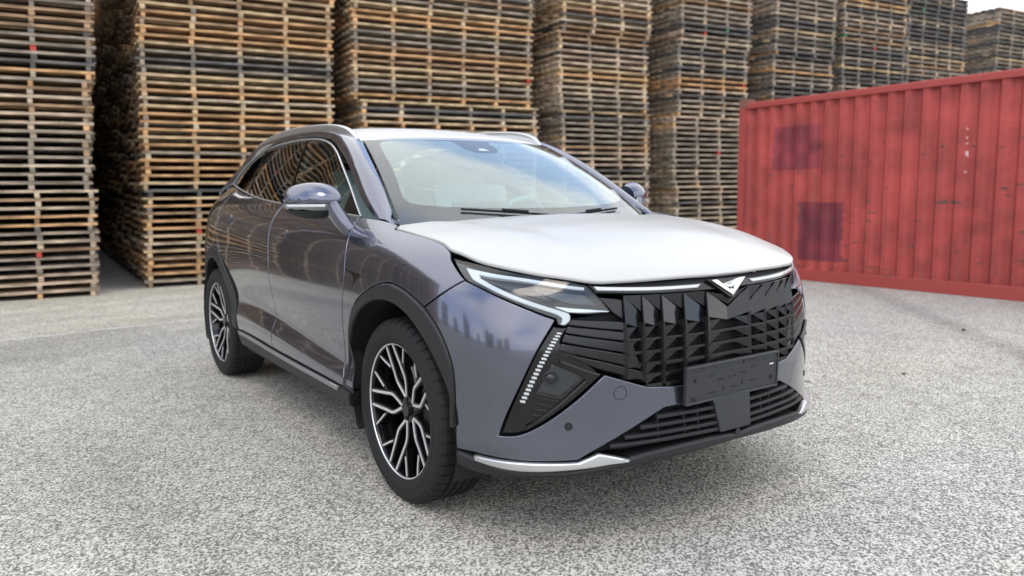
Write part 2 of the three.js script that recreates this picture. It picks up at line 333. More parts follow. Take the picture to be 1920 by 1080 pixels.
// ---------- ground: worn pale asphalt with a salt-and-pepper of light chippings ----------
{
  const N = 2048, TILE = 3.7, a = wrapNoise(N, 620, 11), b = wrapNoise(N, 860, 12), c = wrapNoise(N, 1024, 13), d = wrapNoise(N, 64, 14), e = wrapNoise(N, 17, 15);
  const grain = i => { const v = a[i] * .5 + b[i] * .33 + c[i] * .17; return 1 / (1 + Math.exp(-(v - .5 + (d[i] - .5) * .04) * 17)); };
  const map = tex(N, N, (x, y) => { const i = y * N + x, g = grain(i), w = .9 + .06 * (d[i] - .5) + .08 * (e[i] - .5) + .1 * (c[i] - .5), v = (.12 + .5 * g) * w; return [toS(v * 1.0), toS(v * .992), toS(v * .965)]; }, true);
  const bump = tex(1024, 1024, (x, y) => { const g = grain(y * 2 * N + x * 2); return [g, g, g]; });
  const mat = new THREE.MeshStandardMaterial({ map, bumpMap: bump, bumpScale: .0025, roughness: .93, vertexColors: true });
  // one sheet: a fine grid near the car that carries the stains, then rings out to the horizon
  const xs = [], zs = [], fine = (lo, hi, st) => { const o = []; for (let v = lo; v <= hi + 1e-6; v += st) o.push(v); return o; };
  xs.push(-400, -150, -60, -30, -18, ...fine(-13, 5, .09), 8, 14, 30, 80, 300); zs.push(-300, -90, -40, -20, ...fine(-10, 5, .09), 8, 14, 30, 90, 300);
  const pos = [], uv = [], col = [], idx = [];
  const seg = (px, pz, ax, az, bx, bz) => { const dx = bx - ax, dz = bz - az, t = Math.max(0, Math.min(1, ((px - ax) * dx + (pz - az) * dz) / (dx * dx + dz * dz))); return Math.hypot(px - ax - t * dx, pz - az - t * dz); };
  for (const z of zs) for (const x of xs) {
    pos.push(x, 0, z); uv.push(x / TILE, z / TILE);
    const n1 = fbm3(x * .55, 1, z * .55, 4) - .5, n2 = fbm3(x * 1.9, 5, z * 1.9, 4) - .5, n3 = fbm3(x * .9 + 40, 9, z * .35, 4);
    let v = 1.05 + .2 * n1 + .1 * n2, warm = .5 + 1.4 * (fbm3(x * .7 + 9, 2, z * .7, 3) - .5);
    // old tyre tracks and scuffs across the yard, streaky along the lane in front of the stacks
    const wob = .35 * (fbm3(x * .8, 3, z * .8, 3) - .5);
    const tr = (ax, az, bx, bz, w, k) => { const q = seg(x + wob, z + wob, ax, az, bx, bz) / w; v *= 1 - k * Math.exp(-q * q) * (.5 + fbm3(x * 3, 7, z * 3, 3)); };
    tr(-7, -2.5, -4.2, 3.2, .35, .26); tr(-5.2, -.5, -3.6, 3.4, .28, .2); tr(-3.5, -7.5, 2.2, -2.2, .13, .3); tr(-1, -6.8, 3, -3.6, .2, .14); tr(1.6, .6, 2.9, -.6, .18, .16); tr(.4, 1.9, 1.4, 2.0, .2, .2); tr(-1.5, 1.9, .6, 1.5, .22, .14);
    const streak = fbm3(x * 6, 11, z * .8, 4) - .5; v *= 1 + streak * .5 * Math.min(1, Math.max(0, (-4.6 - x) / 2));
    v *= .93 + .14 * n3; const lane = Math.min(1, Math.max(0, (-4.2 - x) / 1.5)) * Math.min(1, Math.max(0, (x + 9.2) / 1)); v *= 1 + .16 * lane * (.4 + n3); warm += 1.1 * lane * n3;
    col.push(v * (1.015 + .035 * warm), v * (1 + .02 * warm), v * (.965 - .06 * warm));
  }
  const w = xs.length;
  for (let j = 0; j < zs.length - 1; j++) for (let i = 0; i < w - 1; i++) { const p = j * w + i; idx.push(p, p + w, p + 1, p + 1, p + w, p + w + 1); }
  const g = new THREE.BufferGeometry(); g.setAttribute('position', new THREE.Float32BufferAttribute(pos, 3)); g.setAttribute('uv', new THREE.Float32BufferAttribute(uv, 2)); g.setAttribute('color', new THREE.Float32BufferAttribute(col, 3)); g.setIndex(idx); g.computeVertexNormals();
  tag(put(mesh('ground', g, mat)), 'worn pale speckled asphalt of the open yard', null, null, 'structure');
  // faded painted lines, broken by wear
  const wear = wrapNoise(512, 24, 31), wear2 = wrapNoise(512, 120, 32);
  const alpha = tex(512, 512, (x, y) => { const i = y * 512 + x, s = Math.sin(x / 511 * Math.PI), q = wear[i] * .55 + wear2[i] * .45 + .22 * Math.min(1, s * 3) - .1, v = q > .46 ? Math.min(.9, (q - .46) * 4) : 0; return [v, v, v]; });
  const line = (p, q, w, color, label) => {
    const L = Math.hypot(q[0] - p[0], q[1] - p[1]), geo = new THREE.PlaneGeometry(w, L, 1, 8); geo.rotateX(-Math.PI / 2);
    const t = alpha.clone(); t.repeat.set(1, L / 1.2); t.needsUpdate = true;
    const m = mesh(numbered('road_marking'), geo, new THREE.MeshStandardMaterial({ color, roughness: .9, alphaMap: t, transparent: true }));
    m.position.set((p[0] + q[0]) / 2, .004, (p[1] + q[1]) / 2); m.rotation.y = Math.atan2(q[0] - p[0], q[1] - p[1]);
    put(tag(m, label, null, null, 'structure'));
  };
  line([-5.0, 4.6], [-5.62, -2.5], .09, new THREE.Color(.68, .68, .66), 'worn white painted line across the asphalt behind the car');
  line([-7.93, 3.2], [-8.42, -3.4], .07, new THREE.Color(.42, .42, .2), 'faded yellow painted line along the foot of the pallet stacks');
}

// ---------- wood ----------
const woodMaps = [0, 1, 2].map(k => {
  const n = wrapNoise(256, 9, 50 + k), m = wrapNoise(256, 40, 60 + k), o = wrapNoise(256, 100, 70 + k);
  return tex(256, 256, (x, y) => { const i = y * 256 + x, j = (y * 256 + (x * 4 & 255)), st = m[(y * 256 + (x >> 3))], v = .72 + .3 * (st - .5) + .22 * (n[i] - .5) + .16 * (o[((y * 3) & 255) * 256 + (x >> 2)] - .5) - (n[j] > .86 ? .12 : 0); return [v, v * .99, v * .965]; }, true);
});
const WOOD = {
  'weathered grey': [.56, .475, .39], 'pale tan': [.86, .71, .54], 'orange': [.95, .58, .30], 'brown': [.60, .40, .25], 'dark grey': [.25, .24, .235], 'yellowish': [.92, .70, .44], 'pinkish tan': [.86, .67, .52],
};
const woodMats = Object.fromEntries(Object.entries(WOOD).map(([k, c]) => [k, woodMaps.map((map, i) => new THREE.MeshStandardMaterial({ map, color: new THREE.Color(...c.map(v => v * [1, .88, 1.1][i])), roughness: .9, bumpMap: map, bumpScale: .0015 }))]));

// ---------- pallets: skids of seven deck boards on stringers ----------
const PITCH = .1015, BOARD = .032, DEEP = 1.2, YARD_X = new THREE.Vector3(.092, 0, -.995).normalize(), YARD_Q = new THREE.Vector3(-8.617, 0, .363);
const turn = Math.atan2(-YARD_X.z, YARD_X.x);                          // local +x runs along the row of stacks, local -z away from the camera
const unit = (() => { const g = new THREE.BoxGeometry(1, 1, 1); return g; })();
const woodBox = (lx, ly, lz, seed) => {                                // a sawn stick with uv in metres along its grain
  const g = new THREE.BoxGeometry(lx, ly, lz), r = rng(seed), p = g.attributes.position, uv = g.attributes.uv, n = g.attributes.normal, long = lx > lz, off = [r(), r()];
  for (let i = 0; i < p.count; i++) {
    const s = long ? p.getX(i) : p.getZ(i), c = Math.abs(n.getY(i)) > .5 ? (long ? p.getZ(i) : p.getX(i)) : p.getY(i);
    uv.setXY(i, (s + off[0] * 3) * .8, (c + off[1]) * 2.5);
  }
  return g;
};
const sticks = new Map();
function stick(kind, W, v) { const k = kind + W.toFixed(2) + v; let g = sticks.get(k); if (!g) { g = kind === 'deck' ? woodBox(W, BOARD * (v % 2 ? 1.06 : .96), .105 + .01 * v, 90 + v) : woodBox(.05 + .006 * v, PITCH - BOARD * 1.06 - .001, DEEP - .02, 190 + v); sticks.set(k, g); } return g; }
const yardAt = (e, back, y) => YARD_Q.clone().addScaledVector(YARD_X, e).add(new THREE.Vector3(-.995, 0, -.092).multiplyScalar(back)).setY(y);
const marks = [[.75, .1, .07], [.12, .34, .2]].map(c => new THREE.MeshStandardMaterial({ map: woodMaps[0], color: new THREE.Color(...c), roughness: .85 }));
const pickMat = (colour, r) => { const k = Object.keys(WOOD), c = r() < .78 ? colour : k[Math.floor(r() * k.length)]; return woodMats[c][Math.floor(r() * 3)]; };
function pallet(r, n, W, colour) {
  const g = new THREE.Group(), deckY = PITCH - BOARD / 2 - .001;
  for (let i = 0; i < 7; i++) {
    if (i && i < 6 && r() < .12) continue;                               // a missing board now and then
    const m = mesh('deck_board', stick('deck', W, Math.floor(r() * 3)), pickMat(colour, r), g);
    m.position.set((r() - .5) * .025, deckY, -.058 - i * (DEEP - .116) / 6 + (r() - .5) * .012); m.rotation.set((r() - .5) * .02, (r() - .5) * .01, (r() - .5) * .003);
  }
  for (let i = 0; i < n; i++) { const m = mesh('stringer', stick('str', 0, Math.floor(r() * 3)), r() < .012 ? marks[r() < .7 ? 0 : 1] : pickMat(colour, r), g); m.position.set(-W / 2 + .07 + i * (W - .14) / (n - 1) + (r() - .5) * .016, (PITCH - BOARD * 1.06) / 2, -DEEP / 2 + (r() - .5) * .012); }
  return g;
}
const ORD = ['', 'first', 'second', 'third', 'fourth', 'fifth', 'sixth', 'seventh', 'eighth', 'ninth', 'tenth', 'eleventh', 'twelfth', 'thirteenth', 'fourteenth', 'fifteenth', 'sixteenth', 'seventeenth', 'eighteenth', 'nineteenth'];
const TENS = { 2: ['twentieth', 'twenty'], 3: ['thirtieth', 'thirty'], 4: ['fortieth', 'forty'], 5: ['fiftieth', 'fifty'] };
const ordinal = k => k < 20 ? ORD[k] : k % 10 ? TENS[Math.floor(k / 10)][1] + '-' + ORD[k % 10] : TENS[Math.floor(k / 10)][0];
const stuff = [];                                                      // pallets behind the fronts and out of the picture
// one stack: from e to e + W along the row; its pallets from tier lo to hi show their fronts in the picture
function stack({ e, W, n, tilt = 0, fan = 0, fwd = 0, lo, hi, tiers = 58, rows = 3, bands, shift = [], name, up, seed }) {
  const r = rng(seed); let lean = 0, out = 0, bundle = -1, gapY = 0;
  for (let k = 0; k < tiers; k++) {
    const b = Math.floor(k / 13);
    if (b !== bundle) { bundle = b; lean = shift[b] ?? (r() - .5) * .1; out = (r() - .5) * .05; }
    const colour = bands(k, r), y = k * PITCH, jit = () => (r() - .5) * .032, th = (r() - .5) * (r() < .1 ? .05 : .014);
    const back = -fwd + out + jit(), ee = e + W / 2 + lean + jit() + tilt * y;
    if (k >= lo && k < hi) {
      const p = pallet(r, n, W - .02, colour); p.name = numbered('wooden_pallet'); p.position.copy(yardAt(ee, back, y)); p.rotation.y = turn + th;
      const lead = { 'weathered grey': 'weathered grey', 'pale tan': 'pale tan', 'orange': 'orange-toned', 'brown': 'brown', 'dark grey': 'dark grey', 'yellowish': 'yellowish', 'pinkish tan': 'pinkish tan' }[colour];
      const where = up ? `${ordinal(k + 1)} from the ground in ${name}` : `${ordinal(hi - k)} below the top edge in ${name}`;
      put(tag(p, `${lead} pallet, ${where}`, 'pallet', `wooden pallets in ${name}`));
    } else stuff.push([ee, back, y, th, W - .02, n, colour]);
    for (let q = 1; q < rows; q++) stuff.push([ee + jit() * 2 + fan * q, back + q * (DEEP + .06) + jit(), y * (1 + .035 * (q % 3 - .6)), th, W - .02, n, r() < .5 ? 'brown' : colour]);
  }
}
const bandOf = list => (k, r) => { for (const [top, ...cs] of list) if (k < top) return cs[Math.floor(r() * cs.length)]; return 'weathered grey'; };
stack({ e: -3.02, W: 2.45, n: 5, tilt: .045, fwd: .5, lo: 0, hi: 38, name: 'the leftmost stack', up: true, seed: 1, rows: 12, bands: bandOf([[3, 'pinkish tan', 'pinkish tan', 'pale tan'], [14, 'pinkish tan', 'weathered grey', 'pale tan'], [22, 'weathered grey', 'pinkish tan', 'weathered grey'], [25, 'brown', 'pale tan'], [27, 'orange', 'orange', 'brown'], [30, 'dark grey', 'weathered grey'], [60, 'weathered grey', 'brown', 'dark grey']]), shift: [.02, -.02, .03, -.04] });
stack({ e: -.02, W: 2.62, n: 5, tilt: .043, fan: -.04, lo: 0, hi: 39, name: 'the yellowish stack behind the car', up: true, seed: 2, rows: 17, bands: bandOf([[1, 'weathered grey'], [10, 'yellowish', 'orange', 'pale tan'], [13, 'weathered grey', 'dark grey', 'yellowish'], [18, 'weathered grey', 'orange', 'yellowish'], [27, 'yellowish', 'pale tan', 'orange'], [29, 'weathered grey', 'yellowish'], [31, 'dark grey', 'weathered grey'], [34, 'orange', 'brown', 'yellowish'], [60, 'orange', 'yellowish', 'brown']]), shift: [.0, -.02, -.05, 0] });
stack({ e: 2.91, W: 3.14, n: 6, tilt: .018, lo: 22, hi: 43, name: 'the stack above the car roof', seed: 3, bands: bandOf([[24, 'pale tan', 'orange'], [25, 'dark grey'], [29, 'yellowish', 'orange', 'weathered grey'], [31, 'weathered grey', 'yellowish'], [36, 'weathered grey', 'weathered grey', 'brown'], [40, 'yellowish', 'orange'], [60, 'weathered grey', 'brown', 'pale tan']]), shift: [.1, .1, -.03, 0] });
stack({ e: 6.6, W: 1.98, n: 4, lo: 10, hi: 47, name: 'the stack behind the windscreen', seed: 4, bands: bandOf([[13, 'pinkish tan', 'weathered grey'], [19, 'yellowish', 'pale tan', 'pinkish tan', 'weathered grey'], [24, 'weathered grey', 'pinkish tan'], [28, 'weathered grey'], [34, 'yellowish', 'pale tan', 'pinkish tan'], [36, 'pinkish tan'], [37, 'dark grey'], [60, 'yellowish', 'pale tan', 'brown']]) });
stack({ e: 9.15, W: 1.85, n: 4, lo: 7, hi: 51, name: 'the stack beside the red container', seed: 5, bands: bandOf([[16, 'pinkish tan', 'pale tan', 'weathered grey'], [19, 'weathered grey'], [22, 'brown', 'weathered grey'], [27, 'weathered grey', 'pinkish tan'], [30, 'brown', 'dark grey', 'weathered grey'], [33, 'pinkish tan', 'orange'], [44, 'weathered grey', 'dark grey', 'weathered grey'], [60, 'weathered grey', 'brown']]), shift: [.05, -.02, .08, .12] });
const greys = bandOf([[38, 'weathered grey', 'dark grey'], [44, 'weathered grey', 'dark grey'], [60, 'weathered grey', 'dark grey']]);
stack({ e: 11.75, W: 1.85, n: 4, lo: 29, hi: 53, name: "the stack over the container's left end", seed: 6, bands: greys });
stack({ e: 13.8, W: 2.2, n: 5, lo: 32, hi: 56, tiers: 57, name: 'the wide grey stack, left half', seed: 7, rows: 2, bands: greys, shift: [0, 0, 0, 0, 0] });
stack({ e: 16.03, W: 2.3, n: 5, lo: 32, hi: 57, tiers: 56, name: 'the wide grey stack, right half', seed: 8, rows: 2, bands: greys, shift: [0, 0, 0, 0, 0] });
stack({ e: 19.6, W: 2.6, n: 5, lo: 43, hi: 56, tiers: 56, name: 'the far right grey stack', seed: 9, rows: 2, bands: greys });
// the row goes on to the left, out of the picture (the car's flank mirrors it), and another row stands across the yard
stack({ e: -6.0, W: 2.6, n: 5, fwd: .3, lo: 99, hi: 99, name: '', seed: 21, rows: 1, bands: bandOf([[60, 'weathered grey', 'weathered grey', 'pinkish tan']]) });
stack({ e: -9.0, W: 2.6, n: 5, fwd: .3, lo: 99, hi: 99, name: '', seed: 22, rows: 1, bands: bandOf([[60, 'weathered grey', 'weathered grey', 'pale tan']]) });
stack({ e: -12.2, W: 2.6, n: 5, fwd: .4, lo: 99, hi: 99, name: '', seed: 23, rows: 1, bands: bandOf([[60, 'weathered grey', 'pale tan', 'orange']]) });
for (let k = 0; k < 6; k++) stack({ e: -7 + k * 2.62, W: 2.6, n: 5, fwd: -22.5 - .3 * (k % 2), lo: 99, hi: 99, tiers: 58, name: '', seed: 40 + k, rows: 1, bands: bandOf([[60, 'weathered grey', 'brown', 'dark grey']]) });
for (let k = 0; k < 9; k++) stack({ e: -24 - (k * 7 % 3), W: 2.6, n: 5, fwd: -3 + k * 3.4 + (k % 3), lo: 99, hi: 99, tiers: [44, 30, 52, 38, 24, 48, 40, 33, 46][k], name: '', seed: 60 + k, rows: 1, bands: bandOf([[60, 'weathered grey', 'brown', 'dark grey', 'pale tan']]) });
for (const [k, list] of Object.entries(stuff.reduce((o, s) => { (o[s[5] + '_' + s[4].toFixed(2)] ??= []).push(s); return o; }, {}))) {
  const [, , , , W, n] = list[0], parts = [], r = rng(7);
  for (let i = 0; i < 7; i++) { const g = stick('deck', W, i % 3).clone(); g.translate((r() - .5) * .03, PITCH - BOARD / 2 - .001, -.058 - i * (DEEP - .116) / 6); parts.push(g); }
  for (let i = 0; i < n; i++) { const g = stick('str', 0, i % 3).clone(); g.translate(-W / 2 + .07 + i * (W - .14) / (n - 1), (PITCH - BOARD * 1.06) / 2, -DEEP / 2); parts.push(g); }
  const im = new THREE.InstancedMesh(merged(parts), new THREE.MeshStandardMaterial({ map: woodMaps[0], roughness: .9 }), list.length), M = new THREE.Matrix4(), c = new THREE.Color();
  list.forEach(([e, back, y, th, , , colour], i) => { M.makeRotationY(turn + th).setPosition(yardAt(e, back, y)); im.setMatrixAt(i, M); const w = WOOD[colour], f = .85 + .3 * hash3(i, n, 5); im.setColorAt(i, c.setRGB(w[0] * f, w[1] * f, w[2] * f)); });
  im.name = numbered('pallet_rows'); put(tag(im, 'wooden pallets massed in the rows behind the front stacks', null, null, 'stuff'));
}

// ---------- red shipping container ----------
{
  const L = 5.8, H = 2.5, D = 2.32, box = new THREE.Group(); box.name = 'shipping_container';
  const N = 1024, M = 512, n1 = wrapNoise(N, 30, 81), n2 = wrapNoise(N, 140, 82), n3 = wrapNoise(N, 12, 83), r = rng(84);
  const chips = Array.from({ length: 150 }, () => [r() * N, Math.pow(r(), 1.6) * M * .75, 2 + r() * 7, 1 + r() * 3]), runs = Array.from({ length: 90 }, () => [r() * N, Math.pow(r(), 1.5) * M * .6, 20 + r() * 130, 1 + r() * 2.8]);
  const dents = [[0.50, .405], [.53, .405], [.72, .405], [.75, .405], [.78, .4], [.86, .405], [.9, .41], [.93, .40], [.90, .53]].map(([u, v]) => [u * N, v * M]);
  const patches = [[.085, .60, .215, .86], [.162, .055, .282, .40]];
  const map = tex(N, M, (x, y) => {
    const i = y * N + x, k = .84 + .34 * (n1[i] - .5) + .26 * (n3[i] - .5) + .16 * (n2[i] - .5), u = x / N, v = y / M; let c = [.41 * k, .064 * k, .057 * k];
    for (const [a, b, p, q] of patches) if (u > a + .004 * n2[i] && u < p - .004 * n2[i] && v > b && v < q + .01 * n1[i]) { const f = .8 + .2 * n1[i], e = b > .5 ? .72 : .52; c = [c[0] * e * f, c[1] * (e - .06) * f, c[2] * (e + .28) * f]; }
    for (const [cx, cy, a, b] of chips) { const d = Math.hypot((x - cx) / a, (y - cy) / b) + (n2[i] - .5) * .9; if (d < 1) { const t = Math.min(1, (1 - d) * 3); c = [c[0] + (.10 - c[0]) * t, c[1] + (.05 - c[1]) * t, c[2] + (.04 - c[2]) * t]; } }
    for (const [cx, cy, h, w] of runs) { const dx = Math.abs(x - cx + (n1[i] - .5) * 4) / w, dy = (cy - y) / h; if (dx < 1 && dy > -.03 && dy < 1) { const t = (1 - dx) * .6 * (n2[i] > .4 ? 1 : .3); c = [c[0] + (.13 - c[0]) * t, c[1] + (.06 - c[1]) * t, c[2] + (.045 - c[2]) * t]; } }
    for (const [cx, cy] of dents) if (Math.abs(x - cx) < 13 && Math.abs(y - cy + (n2[i] - .5) * 4) < 3.2) c = [.09, .055, .05];
    if (Math.abs(x - .545 * N) < 2 && v > .55 && v < .8 && n2[i] > .56) c = [.6, .45, .43];
    return c.map(toS);
  }, true);
  const paint = new THREE.MeshStandardMaterial({ map, roughness: .62, metalness: 0 }), plain = new THREE.MeshStandardMaterial({ color: new THREE.Color(.34, .054, .047), roughness: .6 }), rust = new THREE.MeshStandardMaterial({ color: new THREE.Color(.2, .085, .06), roughness: .8 });
  // corrugated wall: trapezoids 0.278 m apart, 36 mm deep, running the length
  const wall = (len, h, uScale) => {
    const S = new Soup(), P = []; let x = 0; while (x < len - .02) { for (const [a, d] of [[0, 0], [.062, 0], [.106, -.046], [.168, -.046]]) if (x + a < len) P.push([x + a, d]); x += .212; } P.push([len, 0]);
    const rows = 6;
    for (let i = 0; i < P.length - 1; i++) { const [xa, da] = P[i], [xb, db] = P[i + 1], nn = V3(-(db - da), 0, xb - xa).normalize();
      for (let k = 0; k < rows; k++) { const ya = h * k / rows, yb = h * (k + 1) / rows, A = V3(xa, ya, da), B = V3(xb, ya, db), C = V3(xb, yb, db), E = V3(xa, yb, da), ua = [xa / uScale, ya / h], ub = [xb / uScale, ya / h], uc = [xb / uScale, yb / h], ue = [xa / uScale, yb / h]; S.tri(A, B, C, nn, nn, nn, ua, ub, uc); S.tri(A, C, E, nn, nn, nn, ua, uc, ue); } }
    return S.geo();
  };
  const side = wall(L - .2, H - .28, L - .2); side.translate(-L + .1, .15, -.012);
  mesh('side_panel', side, paint, box);
  const far = wall(L - .2, H - .28, L - .2); far.rotateY(Math.PI); far.translate(-.1, .15, -D + .012); mesh('side_panel', far, paint, box);
  const end = wall(D - .2, H - .28, D); end.rotateY(-Math.PI / 2); end.translate(-L + .012, .15, -D + .1); mesh('end_panel', end, plain, box);
  const rail = (x0, x1, y0, y1, z0, z1) => { const g = new RoundedBoxGeometry(x1 - x0, y1 - y0, z1 - z0, 2, .008); g.translate((x0 + x1) / 2, (y0 + y1) / 2, (z0 + z1) / 2); return g; };
  for (const z of [0, -D + .06]) {
    mesh('bottom_rail', rail(-L + .1, -.1, .0, .152, z - .05, z), plain, box);
    mesh('top_rail', rail(-L + .1, -.1, H - .135, H - .06, z - .05, z + .004), plain, box);
    for (const x of [-L, -.1]) {
      mesh('corner_post', rail(x, x + .1, .11, H - .11, z - .07, z + .003), plain, box);
      for (const y of [0, H - .112]) mesh('corner_casting', rail(x - .004, x + .16, y, y + .112, z - .155, z + .007), rust, box);
    }
  }
  mesh('roof', rail(-L + .06, -.06, H - .075, H - .045, -D + .04, -.03), plain, box);
  for (const k of [0, 1]) { const d = mesh('door', rail(-.07, -.02, .14, H - .14, -D / 2 * (k + 1) + .05, -D / 2 * k - .04), plain, box); for (const q of [.3, .75]) { const g = new THREE.CylinderGeometry(.017, .017, H - .3, 10); g.translate(.012, H / 2, -D / 2 * k - q * 1.0); mesh('lock_rod', g, rust, d); } }
  mesh('floor', rail(-L + .06, -.06, .1, .145, -D + .04, -.03), plain, box);
  box.position.set(1.0, 0, -6.94); box.rotation.y = THREE.MathUtils.degToRad(-.4);
  put(tag(box, 'rust-streaked red shipping container with two dark repainted patches, right of the car', 'container'));
}
// ---------- the car ----------
const std = (c, rough, o = {}) => new THREE.MeshStandardMaterial({ color: new THREE.Color(...c), roughness: rough, ...o });
const phys = (c, rough, o = {}) => new THREE.MeshPhysicalMaterial({ color: new THREE.Color(...c), roughness: rough, ...o });
const filmBump = (() => { const a = wrapNoise(512, 14, 401), b = wrapNoise(512, 60, 402); return tex(512, 512, (x, y) => { const i = y * 512 + x, j = ((y * 3) & 511) * 512 + (x >> 1), v = .5 + .5 * (a[i] - .5) + .16 * (b[j] - .5); return [v, v, v]; }, false, [.55, .55]); })();
const M = {
  paint: phys([.128, .135, .178], .19, { metalness: .88, clearcoat: 1, clearcoatRoughness: .01 }),
  film: phys([.445, .443, .432], .36, { bumpMap: filmBump, bumpScale: .006, clearcoat: .5, clearcoatRoughness: .22 }),
  roofFilm: phys([.74, .755, .765], .34, { clearcoat: .5, clearcoatRoughness: .22 }),
  gloss: phys([.005, .005, .006], .1),
  smoke: phys([.007, .007, .008], .2),
  plastic: phys([.016, .017, .018], .48, { specularIntensity: .7 }),
  dark: std([.008, .008, .009], .8),
  rubber: phys([.012, .0125, .013], .75, { specularIntensity: .7 }),
  chrome: std([.72, .73, .74], .16, { metalness: 1 }),
  satin: std([.62, .63, .64], .34, { metalness: .9 }),
  alloy: std([.78, .78, .79], .36, { metalness: .75 }),
  lampWhite: phys([.52, .535, .54], .25, { clearcoat: 1, clearcoatRoughness: .03 }),
  lens: phys([.9, .94, .96], .02, { transmission: 1, thickness: 0, ior: 1.5 }),
  shieldGlass: phys([.9, .96, .95], .0, { transmission: 1, thickness: 0, ior: 1.95 }),
  coated: phys([.68, .9, .9], .0, { transmission: 1, thickness: 0, ior: 1.5, metalness: .13 }),
  sideGlass: phys([.40, .5, .46], .0, { transmission: 1, thickness: 0, ior: 1.9 }),
  tint: phys([.06, .07, .065], .0, { transmission: 1, thickness: 0, ior: 2.1 }),
  trim: std([.045, .045, .048], .55),
  dash: std([.16, .165, .165], .6),
  cloth: std([.24, .25, .25], .7),
  wrap: phys([.55, .57, .58], .2, { transmission: .35, thickness: 0, roughness: .25 }),
  mirrorGlass: std([.8, .82, .84], .02, { metalness: 1 }),
  disc: std([.5, .5, .5], .35, { metalness: 1 }),
};
const car = new THREE.Group(); car.name = 'parked_suv';
tag(car, 'grey-purple SUV with white protective film on bonnet and roof, blank plate holder', 'car');
const part = (name, geo, mat, parent = car) => mesh(name, geo, mat, parent);
const pair = (name, geo, mat, parents) => [1, -1].map((s, i) => part(name, s > 0 ? geo : flipZ(geo), mat, parents ? parents[i] : car));
const out = (u, v, d = 0) => { const f = frame(body, u, v); return f.p.addScaledVector(f.n, d); };

const at = (x, y, c) => { const [u, v] = bodyAt(x, y); return c ? [u, v, 1] : [u, v]; };   // a point of the flank given in side view
// arches in side view
const FRONT = { x: .015, y: .37 }, REAR = { x: -2.665, y: .37 };
const arcUV = (c, R, a0, a1, n, k = 1) => Array.from({ length: n + 1 }, (_, i) => { const a = R_(lerp(a0, a1, i / n)); return bodyAt(c.x + R * Math.cos(a) * k, c.y + R * Math.sin(a)); });
function R_(d) { return d * Math.PI / 180; }
const corner = (p, i = 0) => { p = p.map(q => q.slice()); if (i <= 0) p[0][2] = 1; if (i >= 0) p[p.length - 1][2] = 1; return p; };
const archFrontOut = [at(-.343, .392, 1), at(-.394, .548), at(-.36, .66), [7.338, 4.374], [7.815, 5.02], [8.15, 4.97], [8.487, 4.724], [8.6, 4.6], [8.876, 4.178], [9.123, 3.431], [9.15, 2.6], [9.116, 1.931, 1]];
const archRearOut = arcUV({ x: -2.64, y: .37 }, .515, 176, 3, 14);      // rear end first
// --- painted panels of the flank
const doorF = [at(-.428, .379, 1), at(-.475, .48), at(-.432, .63), [7.035, 4.61], [7.015, 5.58], [6.95, 6.45], [6.9, 7, 1], [6.2, 7], [5.52, 7, 1], [5.53, 6.4], [5.545, 5.5], [5.59, 4.3], at(-1.41, .575), at(-1.43, .396, 1)];
const doorR = [at(-1.43, .396, 1), at(-1.41, .575), [5.59, 4.3], [5.545, 5.5], [5.53, 6.4], [5.52, 7, 1], [4.6, 7], [3.68, 7, 1], [3.75, 6.4], [3.82, 5.8], [3.93, 4.8], [4.11, 4.27, 1], at(-2.241, .769), at(-2.112, .664), at(-2.122, .531), at(-2.125, .402, 1)];
const quarter = [[3.68, 7, 1], [3.75, 6.4], [3.82, 5.8], [3.93, 4.8], [4.11, 4.27, 1], [3.83, 4.45], [3.47, 4.276], [3.05, 3.6], [2.85, 2.8], [2.78, 1.4, 1], [2.2, 1.2], [1.6, 1.1, 1], [1.6, 4], [1.5, 7, 1], [2.6, 7]];
const fender = [at(-.428, .379, 1), at(-.475, .48), at(-.432, .63), [7.035, 4.61], [7.015, 5.58], [6.95, 6.45], [6.9, 7.0, 1], [7.2, 7.05], [7.46, 7.0, 1], [7.5, 6.79, 1], [7.85, 6.785], [8.35, 6.86], [8.6, 6.66], [8.72, 6.45, 1], [8.95, 6.2], [9.226, 5.914, 1], [8.97, 5.405], [8.55, 4.68, 1], ...archFrontOut.slice(1, 7).reverse(), at(-.343, .392, 1)];
const doors = pair('front_door', panel(doorF, body), M.paint), doorsR = pair('rear_door', panel(doorR, body), M.paint);
pair('quarter_panel', panel(quarter, body), M.paint);
pair('front_fender', panel(fender, body), M.paint);
// tail, only its edge can be seen
part('tailgate', panel([[-1.5, 1.1, 1], [1.6, 1.1, 1], [1.55, 4], [1.5, 7, 1], [-1.5, 7, 1], [-1.55, 4]].map(q => q), body), M.paint);
// --- sills and arch cladding
const sill = panel([at(-2.125, .40, 1), at(-1.45, .391), at(-.428, .375, 1), at(-.36, .372, 1), at(-.40, .3, 1), at(-1.2, .3), at(-2.09, .31, 1)], body, { off: .012, r: .01, lip: .05 });
const sills = pair('sill', sill, M.plastic);
pair('sill_trim', panel([at(-2.09, .403, 1), at(-1.45, .393), at(-.47, .377, 1), at(-.5, .354, 1), at(-1.45, .37), at(-2.06, .38, 1)], body, { off: .017, r: .004, lip: .01 }), std([.30, .30, .31], .4, { metalness: .6 }), sills);
const innerF = arcUV(FRONT, .437, 4, 176, 20).map(q => q), innerR = arcUV(REAR, .437, 4, 176, 20);
const clad = (outer, inner) => panel([...corner(outer), ...corner(inner)], body, { off: .008, r: .012, lip: .06, g: [.15, .2], step: 3 });
pair('arch_cladding', clad(archFrontOut, innerF), M.plastic);
pair('arch_cladding', clad(archRearOut, innerR), M.plastic);
